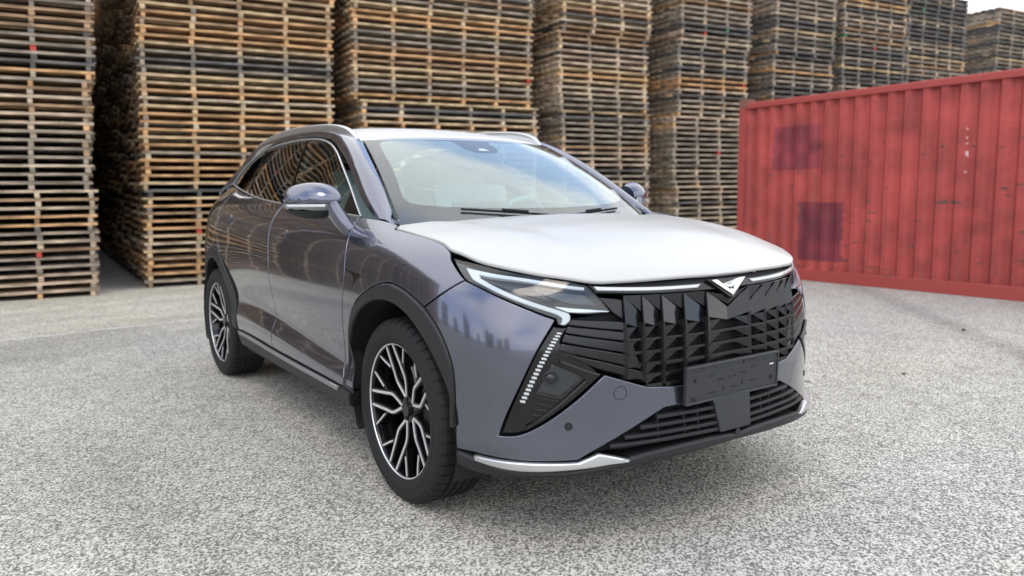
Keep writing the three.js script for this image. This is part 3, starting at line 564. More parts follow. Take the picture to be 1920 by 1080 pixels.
for (const c of [FRONT, REAR]) {                                        // dark wheel housings
  const S = new Soup(), n = 28;
  for (let i = 0; i < n; i++) { const P = a => V3(c.x + .445 * Math.cos(a), Math.max(.2, c.y + .445 * Math.sin(a)), .872), a = lerp(-.5, Math.PI + .5, i / n), b = lerp(-.5, Math.PI + .5, (i + 1) / n), A = P(a), B = P(b), C = B.clone().setZ(.5), D = A.clone().setZ(.5), m = V3(c.x, c.y, .5), nn = m.clone().sub(D).normalize(), N2 = V3(0, 0, 1), o = [0, 0]; S.tri(A, B, C, nn, nn, nn, o, o, o); S.tri(A, C, D, nn, nn, nn, o, o, o); S.tri(D, C, m, N2, N2, N2, o, o, o); }
  pair('wheel_housing', S.geo(), M.dark);
}
part('underbody', merged([boxAt(-3.3, -3.12, .3, .6, -.7, .7), boxAt(-2.22, -.45, .25, .36, -.82, .82), boxAt(.44, .7, .3, .42, -.6, .6), boxAt(-3.2, .5, .26, .34, -.5, .5), boxAt(-3.1, .6, .3, .5, -.48, .48)]), M.dark);
part('firewall', merged([boxAt(-.35, -.3, .36, 1.02, -.74, .74), boxAt(-2.3, -.3, .36, .40, -.84, .84), boxAt(.55, .6, .4, .88, -.5, .5)]), M.dark);
// --- door handles lie flush: a shallow plate and a grip
const handle = (u0, u1, v) => panel([[u0, v - .16, 1], [u1, v - .2, 1], [u1 + .015, v + .1], [u1, v + .14, 1], [u0, v + .16, 1], [u0 - .02, v + .0]], body, { off: .006, r: .003, lip: .012, gap: 0 });
pair('door_handle', handle(5.61, 5.93, 5.7), M.paint, doors); pair('door_handle', handle(4.08, 4.38, 5.78), M.paint, doorsR);
// fender vent badge behind the front wheel arch
pair('fender_vent', panel([[7.04, 5.06, 1], [7.36, 4.96, 1], [7.27, 4.82, 1], [7.19, 4.55, 1], [7.19, 4.86], [7.08, 4.95, 1]], body, { off: .003, r: .003, lip: .006, gap: 0 }), M.gloss);

// --- front bumper skin: one panel across, open for lamps, grille and lower intake
const bumperRight = [[9.116, 1.931, 1], [9.16, 1.1, 1], [9.562, 1.2], [10.4, 1.26], [11.277, 1.33, 1], [11.52, 1.54, 1], [12.2, 2.0], [12.89, 2.47, 1], [13.4, 2.5]];
const bumperTop = [[13.1, 2.955, 1], [12.608, 3.02, 1], [11.78, 3.4, 1], [11.2, 2.75], [10.554, 2.13], [10.284, 1.94], [9.992, 1.87, 1], [10.116, 2.42], [10.5, 3.65], [10.87, 4.86], [10.93, 5.1, 1], [10.2, 5.52], [9.5, 5.82], [9.226, 5.9, 1], [8.97, 5.4], [8.56, 4.67, 1], [8.876, 4.178], [9.123, 3.431], [9.15, 2.6]];
const lowHalf = [...bumperRight, [14, 2.5]], topHalf = [[14, 2.95], ...bumperTop];
const mirrored = p => p.map(([u, v, c]) => [2 * UN - u, v, c]).reverse();
const bumperLoop = [...lowHalf.slice(0, -1), [14, 2.5], ...mirrored(lowHalf.slice(0, -1)), ...mirrored(topHalf.slice(1)).slice(1 - 1), [14, 2.95], ...topHalf.slice(1)];
const bumper = part('front_bumper', panel(bumperLoop, body, { step: 4 }), M.paint);
const ringGeo = (u, v, R, r) => { const g = new THREE.TorusGeometry(R, r, 6, 36), f = frame(body, u, v); g.applyQuaternion(new THREE.Quaternion().setFromUnitVectors(V3(0, 0, 1), f.n)); g.translate(f.p.x, f.p.y, f.p.z); return g; };
const discGeo = (u, v, R, h, d = 0) => { const g = new THREE.CylinderGeometry(R, R, h, 32), f = frame(body, u, v); g.applyQuaternion(new THREE.Quaternion().setFromUnitVectors(V3(0, 1, 0), f.n)); const p = f.p.addScaledVector(f.n, d); g.translate(p.x, p.y, p.z); return g; };
part('tow_cover', ringGeo(12.073, 2.935, .0225, .0012), M.dark, bumper);
pair('parking_sensor', discGeo(11.133, 2.214, .0105, .006), M.plastic, [bumper, bumper]);
pair('sensor_ring', ringGeo(11.133, 2.214, .012, .0018), M.dark, [bumper, bumper]);
// lower lip with its two bright corner trims
const lip = part('bumper_lip', panel(halves([[14, 1.52], [13.56, 1.56], [12.22, 1.36], [12.18, 1.3, 1], [11.25, 1.1], [10.2, 1.0], [9.58, 1.08], [9.16, 1.1, 1], [9.14, .62, 1], [9.58, .6], [11.06, .78], [12.22, 1.0], [13.57, 1.2], [14, 1.24]].map((q, i, a) => q)).filter((q, i, a) => !(i && q[0] === 14 && a[i - 1][0] === 14)), body, { off: .012, r: .014, lip: .12, step: 4 }), M.plastic);
pair('lip_trim', panel([[9.56, 1.17, 1], [10.4, 1.25], [11.277, 1.3, 1], [11.637, 1.52, 1], [11.9, 1.42], [12.214, 1.27, 1], [11.7, 1.16], [11.189, 1.09], [10.3, .99], [9.578, 1.03, 1]], body, { off: .018, r: .007, lip: .02, gap: 0 }), M.satin, [lip, lip]);

// --- headlamps: dark housing, L-shaped white light guide, smoked lens field
const lampOut = [[8.74, 6.5, 1], [9.445, 6.8], [10.432, 7.02], [11.208, 6.95], [11.515, 6.77, 1], [11.7, 6.25], [11.949, 5.46, 1], [11.6, 5.36], [11.188, 5.36, 1], [11.2, 5.0], [11.08, 4.86, 1], [10.96, 4.9, 1], [10.93, 5.12, 1], [10.2, 5.53], [9.5, 5.83], [9.236, 5.92, 1]];
const lamps = pair('headlamp', panel(lampOut, body, { off: -.014, r: .003, lip: .03 }), M.gloss);
const guide = [[9.08, 6.4, 1], [9.6, 6.58], [10.5, 6.84], [11.48, 6.66, 1], [11.47, 6.5, 1], [10.4, 6.63], [9.62, 6.38], [9.42, 6.33, 1], [9.5, 6.2, 1], [10.2, 5.86], [11.034, 5.46], [11.17, 5.34], [11.17, 5.1], [11.09, 4.92, 1], [11.01, 4.92, 1], [11.04, 5.15], [10.96, 5.28], [10.1, 5.7], [9.35, 6.05, 1]];
pair('light_guide', panel(guide, body, { off: -.002, r: .003, lip: .012, gap: 0 }), M.lampWhite, lamps);
pair('reflector', panel([[10.75, 6.42, 1], [11.45, 6.32, 1], [11.72, 5.72, 1], [11.2, 5.78], [10.55, 6.2, 1]], body, { off: -.009, r: .003, lip: .01 }), std([.06, .068, .076], .34, { metalness: .4 }), lamps);
pair('reflector', panel([[9.62, 6.2, 1], [10.5, 6.42, 1], [10.95, 5.86, 1], [10.6, 5.92], [9.9, 6.1]], body, { off: -.009, r: .003, lip: .01 }), std([.045, .048, .052], .4, { metalness: .4 }), lamps);
pair('lower_trim', panel([[10.9, 5.62, 1], [11.5, 5.6], [11.93, 5.5, 1], [11.4, 5.42], [11.15, 5.42, 1]], body, { off: -.004, r: .003, lip: .01, gap: 0 }), M.satin, lamps);
pair('lens', panel(lampOut, body, { off: .001, r: .003, lip: .004 }), M.lens, lamps);

// --- light bar and badge
const bar = part('light_bar', panel(halves([[14, 6.64], [12.8, 6.66], [11.64, 6.76], [11.56, 6.82, 1], [11.68, 6.38, 1], [12.8, 6.24], [14, 6.2]]).filter((q, i, a) => !(i && q[0] === 14 && a[i - 1][0] === 14)), body, { off: -.004, r: .003, lip: .02, gap: 0 }), M.smoke);
pair('light_strip', panel([[11.65, 6.69, 1], [12.8, 6.56], [13.56, 6.53, 1], [13.5, 6.35, 1], [12.8, 6.37], [11.71, 6.48, 1]], body, { off: .002, r: .003, lip: .01, gap: 0 }), M.lampWhite, [bar, bar]);

// --- grille: recessed backing, saw-tooth facets in columns, slats and side fins
const gy = y => { let lo = 2, hi = 7; for (let k = 0; k < 40; k++) { const m = (lo + hi) / 2; if (body(13.5, m).y < y) lo = m; else hi = m; } return lo; };   // row of a height at the nose
const grilleHalf = [[14, 6.05], [12.8, 6.12], [11.74, 6.22, 1], [11.97, 5.46, 1], [11.6, 5.33], [11.19, 5.2, 1], [11.1, 4.84, 1], [10.97, 4.0, 1], [11.78, 3.44, 1], [12.608, 3.06, 1], [13.1, 2.99], [14, 2.98]];
const grille = part('grille', panel(halves(grilleHalf).filter((q, i, a) => !(i && q[0] === 14 && a[i - 1][0] === 14)), body, { off: -.05, r: .003, lip: .01, gap: 0 }), M.dark);
const colU = [14, 13.62, 13.26, 12.9, 12.55, 12.2];                            // column edges from the middle outward
const V_ = y => gy(y), rowY = [.725, .683, .643, .605, .57];                // heights of the slats
const topV = u => 6.1 + .1 * clamp((14 - u) / 2.3, 0, 1), botV = u => lerp(2.98, 3.3, clamp((14 - u - .9) / 1.1, 0, 1));
const P3 = (u, v, d) => out(u, v, d), both = (n, q, depth, m) => pair(n, slab(q, depth, .0015), m, [grille, grille]);
colU.slice(0, -1).forEach((u0, k) => {
  const u1 = colU[k + 1], vt = topV((u0 + u1) / 2) + .02, mid = lerp(u1, u0, .5), b1 = botV(u1), b0 = botV(u0), dim = k ? 0 : .3;
  // above: a smooth flush triangle, and a darker scale that starts in a point at its outer edge and sinks toward the middle
  both('grille_band', [P3(u1, vt, -.004), P3(u0, vt - dim, -.004), P3(u0, V_(.81), -.01), P3(lerp(u1, u0, .5), lerp(vt, V_(.81), .52), -.009)], .01, M.smoke);
  both('grille_scale', [P3(u1, vt - .04, .002), P3(lerp(u1, u0, .5), lerp(vt, V_(.81), .55), -.008), P3(u0, V_(.80), -.012), P3(u0, V_(.755), -.014), P3(u1, V_(.775), .004)], .009, M.gloss);
  // below: thin blades at the column edges, flush slat edges across, and a small flush triangle in every cell
  both('grille_blade', [P3(u1, V_(.776), .004), P3(lerp(u1, u0, .09), V_(.773), .0), P3(lerp(u1, u0, .08), b1, -.002), P3(u1, b1, .002)], .03, M.smoke);
  const rows = [.768, ...rowY];
  rows.forEach((y, r) => {
    const v = V_(y), w = V_(rows[r + 1] ?? .545); if (v < b1 - .1) return;
    const q = lerp(u1, u0, .07), vb = v - .085;
    if (r) both('grille_slat', [P3(q, v, .0), P3(u0, v, -.01), P3(u0, vb, -.01), P3(q, vb, .0)], .012, M.smoke);
    if (w > b1 - .3 && !(k === 4 && r > 2)) both('grille_facet', [P3(q, vb, -.002), P3(lerp(u1, u0, .72), vb, -.014), P3(q, w, -.002)], .006, M.gloss);
  });
});
// side fins, from the headlamp tip and the tall lamp to the edge of the columns
const finEdge = [[12.2, 5.06], [12.24, 4.63], [12.33, 4.2], [12.42, 3.78], [12.52, 3.38]];
const finStart = [[11.22, 5.14], [11.14, 4.88], [11.08, 4.6], [11.02, 4.3], [10.98, 4.04]];
for (let i = 0; i < 5; i++) {
  const [a0, b0] = finStart[i], [a1, b1] = finEdge[i], nx = finStart[i + 1] || [11.74, 3.48], ne = finEdge[i + 1] || [12.6, 3.1], w = .84;
  const loop = [[a0, b0, 1], [lerp(a0, a1, .5), lerp(b0, b1, .5) + .02], [a1, b1, 1], [lerp(a1, ne[0], w), lerp(b1, ne[1], w), 1], [lerp(lerp(a0, a1, .5), lerp(nx[0], ne[0], .5), w), lerp(lerp(b0, b1, .5), lerp(nx[1], ne[1], .5), w)], [lerp(a0, nx[0], w), lerp(b0, nx[1], w), 1]];
  pair('side_fin', panel(loop, body, { off: -.006, r: .004, lip: .03, gap: 0 }), M.smoke, [grille, grille]);
}
pair('grille_cheek', panel([[11.72, 6.2, 1], [12.2, 5.98], [12.2, 5.12, 1], [11.98, 5.45, 1]], body, { off: -.012, r: .003, lip: .03, gap: .001 }), M.smoke, [grille, grille]);
// mesh rods behind the slats
{ const rods = []; for (let v = 3.15; v < 5.2; v += .13) { const pts = []; for (let u = 12.4; u <= 15.6; u += .2) pts.push(out(u, v, -.046)); rods.push(sweep(pts, ovalRing(.0022, .0022, 5))); } tag(part('grille_mesh', merged(rods), M.plastic, grille), null, null, null, 'stuff'); }

// badge: a bright V with a notched wing, on a dark base
{
  const f = frame(body, 14, 6.36), ux = V3(0, 0, 1), n = f.n.clone(), uy = n.clone().cross(ux).normalize(); if (uy.y < 0) uy.negate();
  const B = (x, y, d) => f.p.clone().addScaledVector(ux, x * 1.3).addScaledVector(uy, y * .74).addScaledVector(n, d);
  const poly = (list, d, depth) => slab(list.map(([x, y]) => B(x, y, d)), depth, .0015);
  const badge = part('badge_base', poly([[.078, .03], [-.078, .03], [-.012, -.058], [0, -.066], [.012, -.058]], .006, .02), M.gloss);
  const V = [[[.068, .026], [.046, .026], [.006, -.028], [0, -.054]], [[-.068, .026], [-.046, .026], [-.02, .0], [-.006, -.03], [0, -.054]], [[0, -.054], [.006, -.028], [0, -.02], [-.006, -.03]], [[.03, .004], [.002, -.006], [-.024, .02], [-.05, .026], [-.03, .004], [-.006, -.016], [.012, -.014]]];
  V.forEach(p => part('badge_stroke', poly(p, .012, .006), M.chrome, badge));
}
// --- tall corner lamps with a ladder of bright bars and a fog lamp
const tallOut = [[10.885, 4.86, 1], [10.5, 3.65], [10.125, 2.42], [10.0, 1.9, 1], [10.284, 1.97], [10.554, 2.15], [11.2, 2.77], [11.76, 3.4, 1], [11.4, 3.62], [10.945, 3.93, 1], [11.05, 4.5], [11.15, 4.84, 1]];
const tall = pair('corner_lamp', panel(tallOut, body, { off: -.012, r: .004, lip: .03 }), M.gloss);
for (let i = 0; i < 20; i++) {
  const t = i / 19, u = lerp(10.99, 10.385, t), v = lerp(4.62, 2.8, t), h = .028, w = .042;
  pair('light_bar_segment', panel([[u - w, v - h + .01, 1], [u + w, v - h - .005, 1], [u + w, v + h - .005, 1], [u - w, v + h + .01, 1]], body, { off: -.004, r: .0015, lip: .008, gap: 0, step: 1 }), M.lampWhite, tall);
}
pair('fog_lamp_surround', panel([[10.98, 3.86, 1], [11.42, 3.58], [11.73, 3.42, 1], [11.2, 2.82], [10.56, 2.2], [10.4, 2.12, 1], [10.62, 2.38], [11.0, 2.8], [11.42, 3.3, 1], [10.98, 3.72, 1]], body, { off: .003, r: .006, lip: .02, gap: .001 }), M.gloss, tall);
pair('fog_lamp_recess', panel([[10.86, 3.7, 1], [11.43, 3.38, 1], [11.0, 2.91, 1], [10.62, 3.03, 1]], body, { off: -.0105, r: .002, lip: .004 }), std([.05, .052, .055], .3, { metalness: .3 }), tall);
{ const f = frame(body, 10.84, 3.36), g = new THREE.SphereGeometry(.021, 24, 14, 0, Math.PI * 2, 0, 1.2); g.applyQuaternion(new THREE.Quaternion().setFromUnitVectors(V3(0, 1, 0), f.n)); const p = f.p.addScaledVector(f.n, -.019); g.translate(p.x, p.y, p.z); pair('fog_lamp_lens', g, phys([.012, .013, .014], .06), tall); const t = ringGeo(10.84, 3.36, .024, .003); t.translate(f.n.x * -.007, f.n.y * -.007, f.n.z * -.007); pair('fog_lamp_ring', t, std([.07, .07, .072], .35, { metalness: 1 }), tall); }
for (let i = 0; i < 4; i++) { const t = i / 4, a = [lerp(10.64, 10.46, t), lerp(2.92, 2.36, t)], b = [lerp(10.98, 10.6, t), lerp(2.8, 2.36, t)]; pair('fog_lamp_fin', panel([[a[0], a[1], 1], [b[0], b[1], 1], [b[0], b[1] - .07, 1], [a[0], a[1] - .07, 1]], body, { off: -.008, r: .002, lip: .006, gap: 0, step: 2 }), M.gloss, tall); }
pair('fog_lamp_glass', panel([[10.86, 3.72, 1], [11.46, 3.39, 1], [11.02, 2.86, 1], [10.6, 3.0, 1]], body, { off: -.002, r: .002, lip: .004, gap: 0 }), phys([.75, .78, .8], .03, { transmission: 1, thickness: 0, ior: 1.5 }), tall);

// --- lower intake: backing, slats, dividers and the square sensor plate
const lowIn = part('lower_intake', panel(halves([[14, 2.46], [12.89, 2.43, 1], [12.2, 1.96], [11.55, 1.53, 1], [12.2, 1.4], [13.56, 1.6], [14, 1.62]]).filter((q, i, a) => !(i && q[0] === 14 && a[i - 1][0] === 14)), body, { off: -.06, r: .002, lip: .01, gap: 0 }), M.dark);
[[2.3, 12.72], [2.1, 12.42], [1.9, 12.12], [1.72, 11.85]].forEach(([v, us]) => {
  const pts = []; for (let u = us; u <= 28 - us + .01; u += (28 - 2 * us) / 28) pts.push(out(u, v - .12 * clamp((14 - Math.abs(u - 14) - 13.1), -2, 0) * -.25, -.006));
  part('intake_slat', sweep(pts, boxRing(.016, .0065, .2)), M.plastic, lowIn);
});
[12.75, 13.2, 13.42].forEach(u => pair('intake_divider', sweep([out(u, 1.66, -.028), out(u, 1.95, -.028), out(u, 2.36, -.028)], boxRing(.004, .022, .2), { up: () => V3(1, 0, 0) }), M.plastic, [lowIn, lowIn]));
part('radar_plate', panel([[13.62, 2.5, 1], [14.25, 2.5, 1], [14.22, 1.62, 1], [13.7, 1.62, 1]], body, { off: .016, r: .004, lip: .03, gap: 0 }), std([.02, .0215, .025], .5), lowIn);
// --- blank plate holder, tilted with the nose
{
  const t = new THREE.Group(), w = .488, h = .134, d = .014, fr = [];
  const pl = new RoundedBoxGeometry(w, h, d, 3, .004), holder = mesh('plate_holder', pl, std([.022, .0235, .027], .5), car);
  holder.position.set(.916, .553, .004); holder.rotation.set(0, Math.PI / 2, 0); holder.rotateX(.03);
  const rim = (x0, x1, y0, y1) => { const g = new RoundedBoxGeometry(x1 - x0, y1 - y0, .008, 2, .003); g.translate((x0 + x1) / 2, (y0 + y1) / 2, .008); return g; };
  part('holder_rim', merged([rim(-w / 2, w / 2, h / 2 - .009, h / 2), rim(-w / 2, w / 2, -h / 2, -h / 2 + .009), rim(-w / 2, -w / 2 + .006, -h / 2 + .008, h / 2 - .008), rim(w / 2 - .006, w / 2, -h / 2 + .008, h / 2 - .008), rim(-w / 2 + .006, w / 2 - .006, .036, .040)]), std([.028, .03, .034], .42), holder);
  const slot = (x, y, a, b) => { const g = new THREE.BoxGeometry(a, b, .002); g.translate(x, y, .0074); return g; };
  const S = [[-.2, .016, .018, .004], [-.2, .016, .004, .018], [-.12, .022, .022, .003], [-.068, .004, .034, .005], [-.02, .006, .006, .010], [.004, .008, .008, .008], [.048, .012, .034, .005], [.1, .024, .022, .003], [-.112, -.038, .04, .004], [-.054, -.032, .005, .014], [.0, -.032, .038, .004], [.046, -.024, .005, .014], [.104, -.024, .038, .004], [-.214, -.046, .003, .015], [-.206, -.049, .003, .017], [-.198, -.05, .003, .015], [.198, -.026, .003, .015], [.206, -.026, .003, .017], [.214, -.028, .003, .015], [-.2, .048, .014, .003], [-.16, .052, .012, .003], [-.1, .05, .01, .003], [.05, .05, .008, .012], [.1, .052, .05, .002]];
  S.forEach(q => part('slot', slot(...q), M.dark, holder));
  part('slot', slot(.205, .022, .022, .005), std([.6, .6, .6], .4), holder);
}

// --- bonnet under white film
const hoodHalfLine = [[-.045, 0], [-.075, .3], [-.13, .6], [-.165, .755, 1], [-.12, .79, 1], [.034, .785], [.217, .775], [.30, .788], [.335, .785, 1], [.465, .757], [.632, .672], [.758, .548], [.80, .44], [.848, .24], [.866, 0]];
const hoodLoop = [...hoodHalfLine, ...hoodHalfLine.slice(1, -1).map(([x, z, c]) => [x, -z, c]).reverse()];
part('bonnet', panel(hoodLoop, hood, { off: .002, r: .008, lip: .012, gap: 0, g: [.05, .05], step: 6 }), M.film);
part('bonnet_seal', panel(halves([[14, 6.98], [12.4, 6.95], [11.5, 6.82], [10.43, 7.04], [9.45, 6.84], [8.74, 6.55, 1], [9.3, 6.55, 1], [10.4, 6.8], [11.5, 6.5], [14, 6.3]].map(q => q)).filter((q, i, a) => !(i && q[0] === 14 && a[i - 1][0] === 14)), body, { off: -.02, r: .002, lip: .02, gap: 0 }), M.dark);
// cowl between bonnet and glass
part('cowl', panel([[-.98, -.02, 1], [.98, -.02, 1], [.98, .22, 1], [0, .14], [-.98, .22, 1]], shield, { off: .003, r: .003, lip: .02, g: [.1, .1] }), M.plastic);

// --- windscreen
const glassEdge = [[-.99, .04, 1], [0, .04], [.99, .04, 1], [.985, .5], [.97, .985, 1], [0, .985], [-.97, .985, 1], [-.985, .5]];
const frit = [[-.9, .3], [-.86, .27], [0, .2], [.86, .27], [.9, .3], [.885, .6], [.86, .9], [.82, .945], [.3, .95], [.2, .945], [.16, .83], [.1, .79], [-.1, .79], [-.16, .83], [-.2, .945], [-.3, .95], [-.82, .945], [-.86, .9], [-.885, .6]];
const windscreen = part('windscreen', panel(glassEdge, shield, { off: .004, r: .002, lip: .003, g: [.05, .05] }), M.shieldGlass);
part('coated_pane', panel(frit, shield, { off: .0015, r: .001, lip: .001, gap: 0, g: [.05, .05], step: 10 }), M.coated, windscreen);
part('frit_border', panel(glassEdge, shield, { off: -.002, r: .001, lip: .002, g: [.1, .1], holes: [frit], step: 10 }), M.dark, windscreen);
{ const g = panel([[-.13, .8, 1], [.13, .8, 1], [.1, .86, 1], [-.1, .86, 1]].map(([a, b, c]) => [a, b + .005, c]), shield, { off: -.004, r: .004, lip: .03, gap: 0 }); part('camera_housing', g, M.trim, windscreen); const q = panel([[-.05, .808, 1], [.05, .808, 1], [.03, .84, 1], [-.03, .84, 1]], shield, { off: .0045, r: .001, lip: .001, gap: 0 }); part('camera_window', q, std([.4, .45, .46], .15), windscreen); }
// roof with white film, its front edge following the glass
const roofFront = s => { const p = shield(s, 1); return [p.x - .006, p.z]; };
const roofLoop = [[...roofFront(-.97), 1], roofFront(-.5), roofFront(0), roofFront(.5), [...roofFront(.97), 1], [-1.2, .572], [-2, .565], [-2.6, .55, 1], [-2.62, 0], [-2.6, -.55, 1], [-2, -.565], [-1.2, -.572]];
part('roof', panel(roofLoop, roof, { r: .008, lip: .02, gap: .001, g: [.08, .08] }), M.roofFilm);
part('roof_rear', panel([[-2.625, .545, 1], [-2.645, 0], [-2.625, -.545, 1], [-3.1, -.5, 1], [-3.13, 0], [-3.1, .5, 1]], roof, { r: .008, lip: .02, g: [.1, .1] }), M.gloss);
part('rear_window', (() => { const S = new Soup(), n = 12; for (let i = 0; i < n; i++) for (let k = 0; k < 6; k++) { const f = (a, b) => { const z = lerp(-.56, .56, a), t = roof(-3.1, z * .9), q = V3(-3.36 + .1 * z * z, 1.2, z * 1.1); return t.lerp(q, b).add(V3(-.05 * b * (1 - b), .05 * b * (1 - b), 0)); }; const A = f(i / n, k / 6), B = f((i + 1) / n, k / 6), C = f((i + 1) / n, (k + 1) / 6), D = f(i / n, (k + 1) / 6), N = B.clone().sub(A).cross(C.clone().sub(A)).normalize(); if (N.x > 0) N.negate(); const o = [0, 0]; S.tri(A, B, C, N, N, N, o, o, o); S.tri(A, C, D, N, N, N, o, o, o); } return S.geo(); })(), M.tint);

// --- side frame: A-pillar, roof side and rear pillar in one painted band
const bandIn = [shield(1.0, .06), shield(1.0, .3), shield(.995, .55), shield(.99, .8), shield(.985, .97), roof(-1.1, .575), roof(-1.5, .575), roof(-2.0, .57), roof(-2.5, .555), roof(-2.85, .53), roof(-3.1, .505), V3(-3.36, 1.22, .66)];
const bandOut = [[-.33, 1.1], [-.52, 1.19], [-.69, 1.293], [-.86, 1.383], [-1.0, 1.437], [-1.17, 1.493], [-1.5, 1.531], [-2.0, 1.537], [-2.5, 1.517], [-2.83, 1.45], [-3.04, 1.36], [-3.2, 1.27]].map(([x, y]) => sideGlass(x, y));
const bandPush = [.03, .034, .034, .032, .03, .028, .022, .022, .024, .028, .03, .03];
const sp3 = list => { const k = ['x', 'y', 'z'].map(c => spl(list.map(p => p[c]))); return t => V3(...k.map(s => spv(s, t))); };
const bI = sp3(bandIn), bO = sp3(bandOut), bP = spl(bandPush);
function band(t, w) {
  const a = bI(t), b = bO(t), m = a.clone().lerp(b, .5), along = bI(Math.min(11, t + .05)).sub(bI(Math.max(0, t - .05))).normalize(), n = b.clone().sub(a).cross(along).normalize();
  if (n.z < 0) n.negate();
  const c = m.addScaledVector(n, spv(bP, t) * 2);
  return a.multiplyScalar((1 - w) ** 2).addScaledVector(c, 2 * w * (1 - w)).addScaledVector(b, w * w);
}
pair('roof_pillar', panel([[0, 0, 1], [3, 0], [6, 0], [11, 0, 1], [11, 1, 1], [6, 1], [3, 1], [0, 1, 1]], band, { r: .002, lip: .02, gap: .001, g: [.25, .1], step: 10 }), M.paint);
// side glass, pillars and bright surround
const dlo = [[-.46, 1.112, 1], [-.663, 1.245], [-.868, 1.357], [-1.004, 1.422], [-1.159, 1.472], [-1.339, 1.502], [-1.57, 1.516], [-1.945, 1.518], [-2.382, 1.499], [-2.742, 1.44], [-2.98, 1.35], [-3.07, 1.295, 1], [-2.7, 1.262], [-2.324, 1.228], [-1.952, 1.194], [-1.532, 1.168], [-1.0, 1.142]];
const cutX = (lo, hi) => { // part of the window opening between two slanted lines x = a + b * (y - 1.34)
  const L = outline(dlo, 6), inside = q => lo(q[1]) < q[0] && q[0] < hi(q[1]), o = [];
  L.forEach((p, i) => { const q = L[(i + 1) % L.length]; if (inside(p)) o.push(p); for (const f of [lo, hi]) { const a = p[0] - f(p[1]), b = q[0] - f(q[1]); if (a * b < 0) { const t = a / (a - b); o.push([lerp(p[0], q[0], t), lerp(p[1], q[1], t)]); } } });
  return o;
};
const bLine = k => y => -1.47 + k - .42 * (y - 1.3), dLine = k => y => -2.34 + k - .2 * (y - 1.35);
const paneO = { raw: true, r: .001, lip: .002, gap: 0, g: [.06, .06], off: -.003 };
pair('side_window', panel(cutX(bLine(.012), () => 9), sideGlass, paneO), M.sideGlass);
pair('side_window', panel(cutX(dLine(.008), bLine(-.014)), sideGlass, paneO), M.tint);
pair('side_window', panel(cutX(() => -9, dLine(-.012)), sideGlass, paneO), M.tint);
pair('window_pillar', panel(cutX(bLine(-.014), bLine(.012)), sideGlass, { ...paneO, off: .001, lip: .01 }), M.gloss);
pair('window_pillar', panel(cutX(dLine(-.012), dLine(.008)), sideGlass, { ...paneO, off: .001, lip: .01 }), M.gloss);
const rimPath = closed => { const L = outline(dlo, 10).map(q => { const f = frame(sideGlass, q[0], q[1]); return f.p.addScaledVector(f.n, .003); }); if (closed) L.push(L[0].clone(), L[1].clone()); return L; };
pair('window_trim', sweep(rimPath(true), boxRing(.0045, .006, .25), { up: (t, p) => V3(0, .3, 1) }), M.satin);
// black triangle at the mirror foot
pair('mirror_corner', panel([[-.475, 1.118, 1], [-.64, 1.226, 1], [-.66, 1.13, 1]], sideGlass, { off: .001, r: .002, lip: .006, gap: 0 }), M.gloss);
// roof rails
const railPath = smoothPath([V3(-.975, 1.478, .568), V3(-1.06, 1.524, .572), V3(-1.2, 1.556, .575), V3(-1.5, 1.58, .577), V3(-1.9, 1.588, .575), V3(-2.3, 1.572, .569), V3(-2.65, 1.528, .56), V3(-2.95, 1.46, .545)], 48);
pair('roof_rail', sweep(railPath, t => { const k = Math.min(1, t * 9, (1 - t) * 6), a = .016 * (.55 + .45 * k), h = .012 + .004 * k; return [[a, h - .008], [a - .008, h], [-a + .008, h], [-a, h - .008], [-a, -.04], [a, -.04]]; }), M.satin);

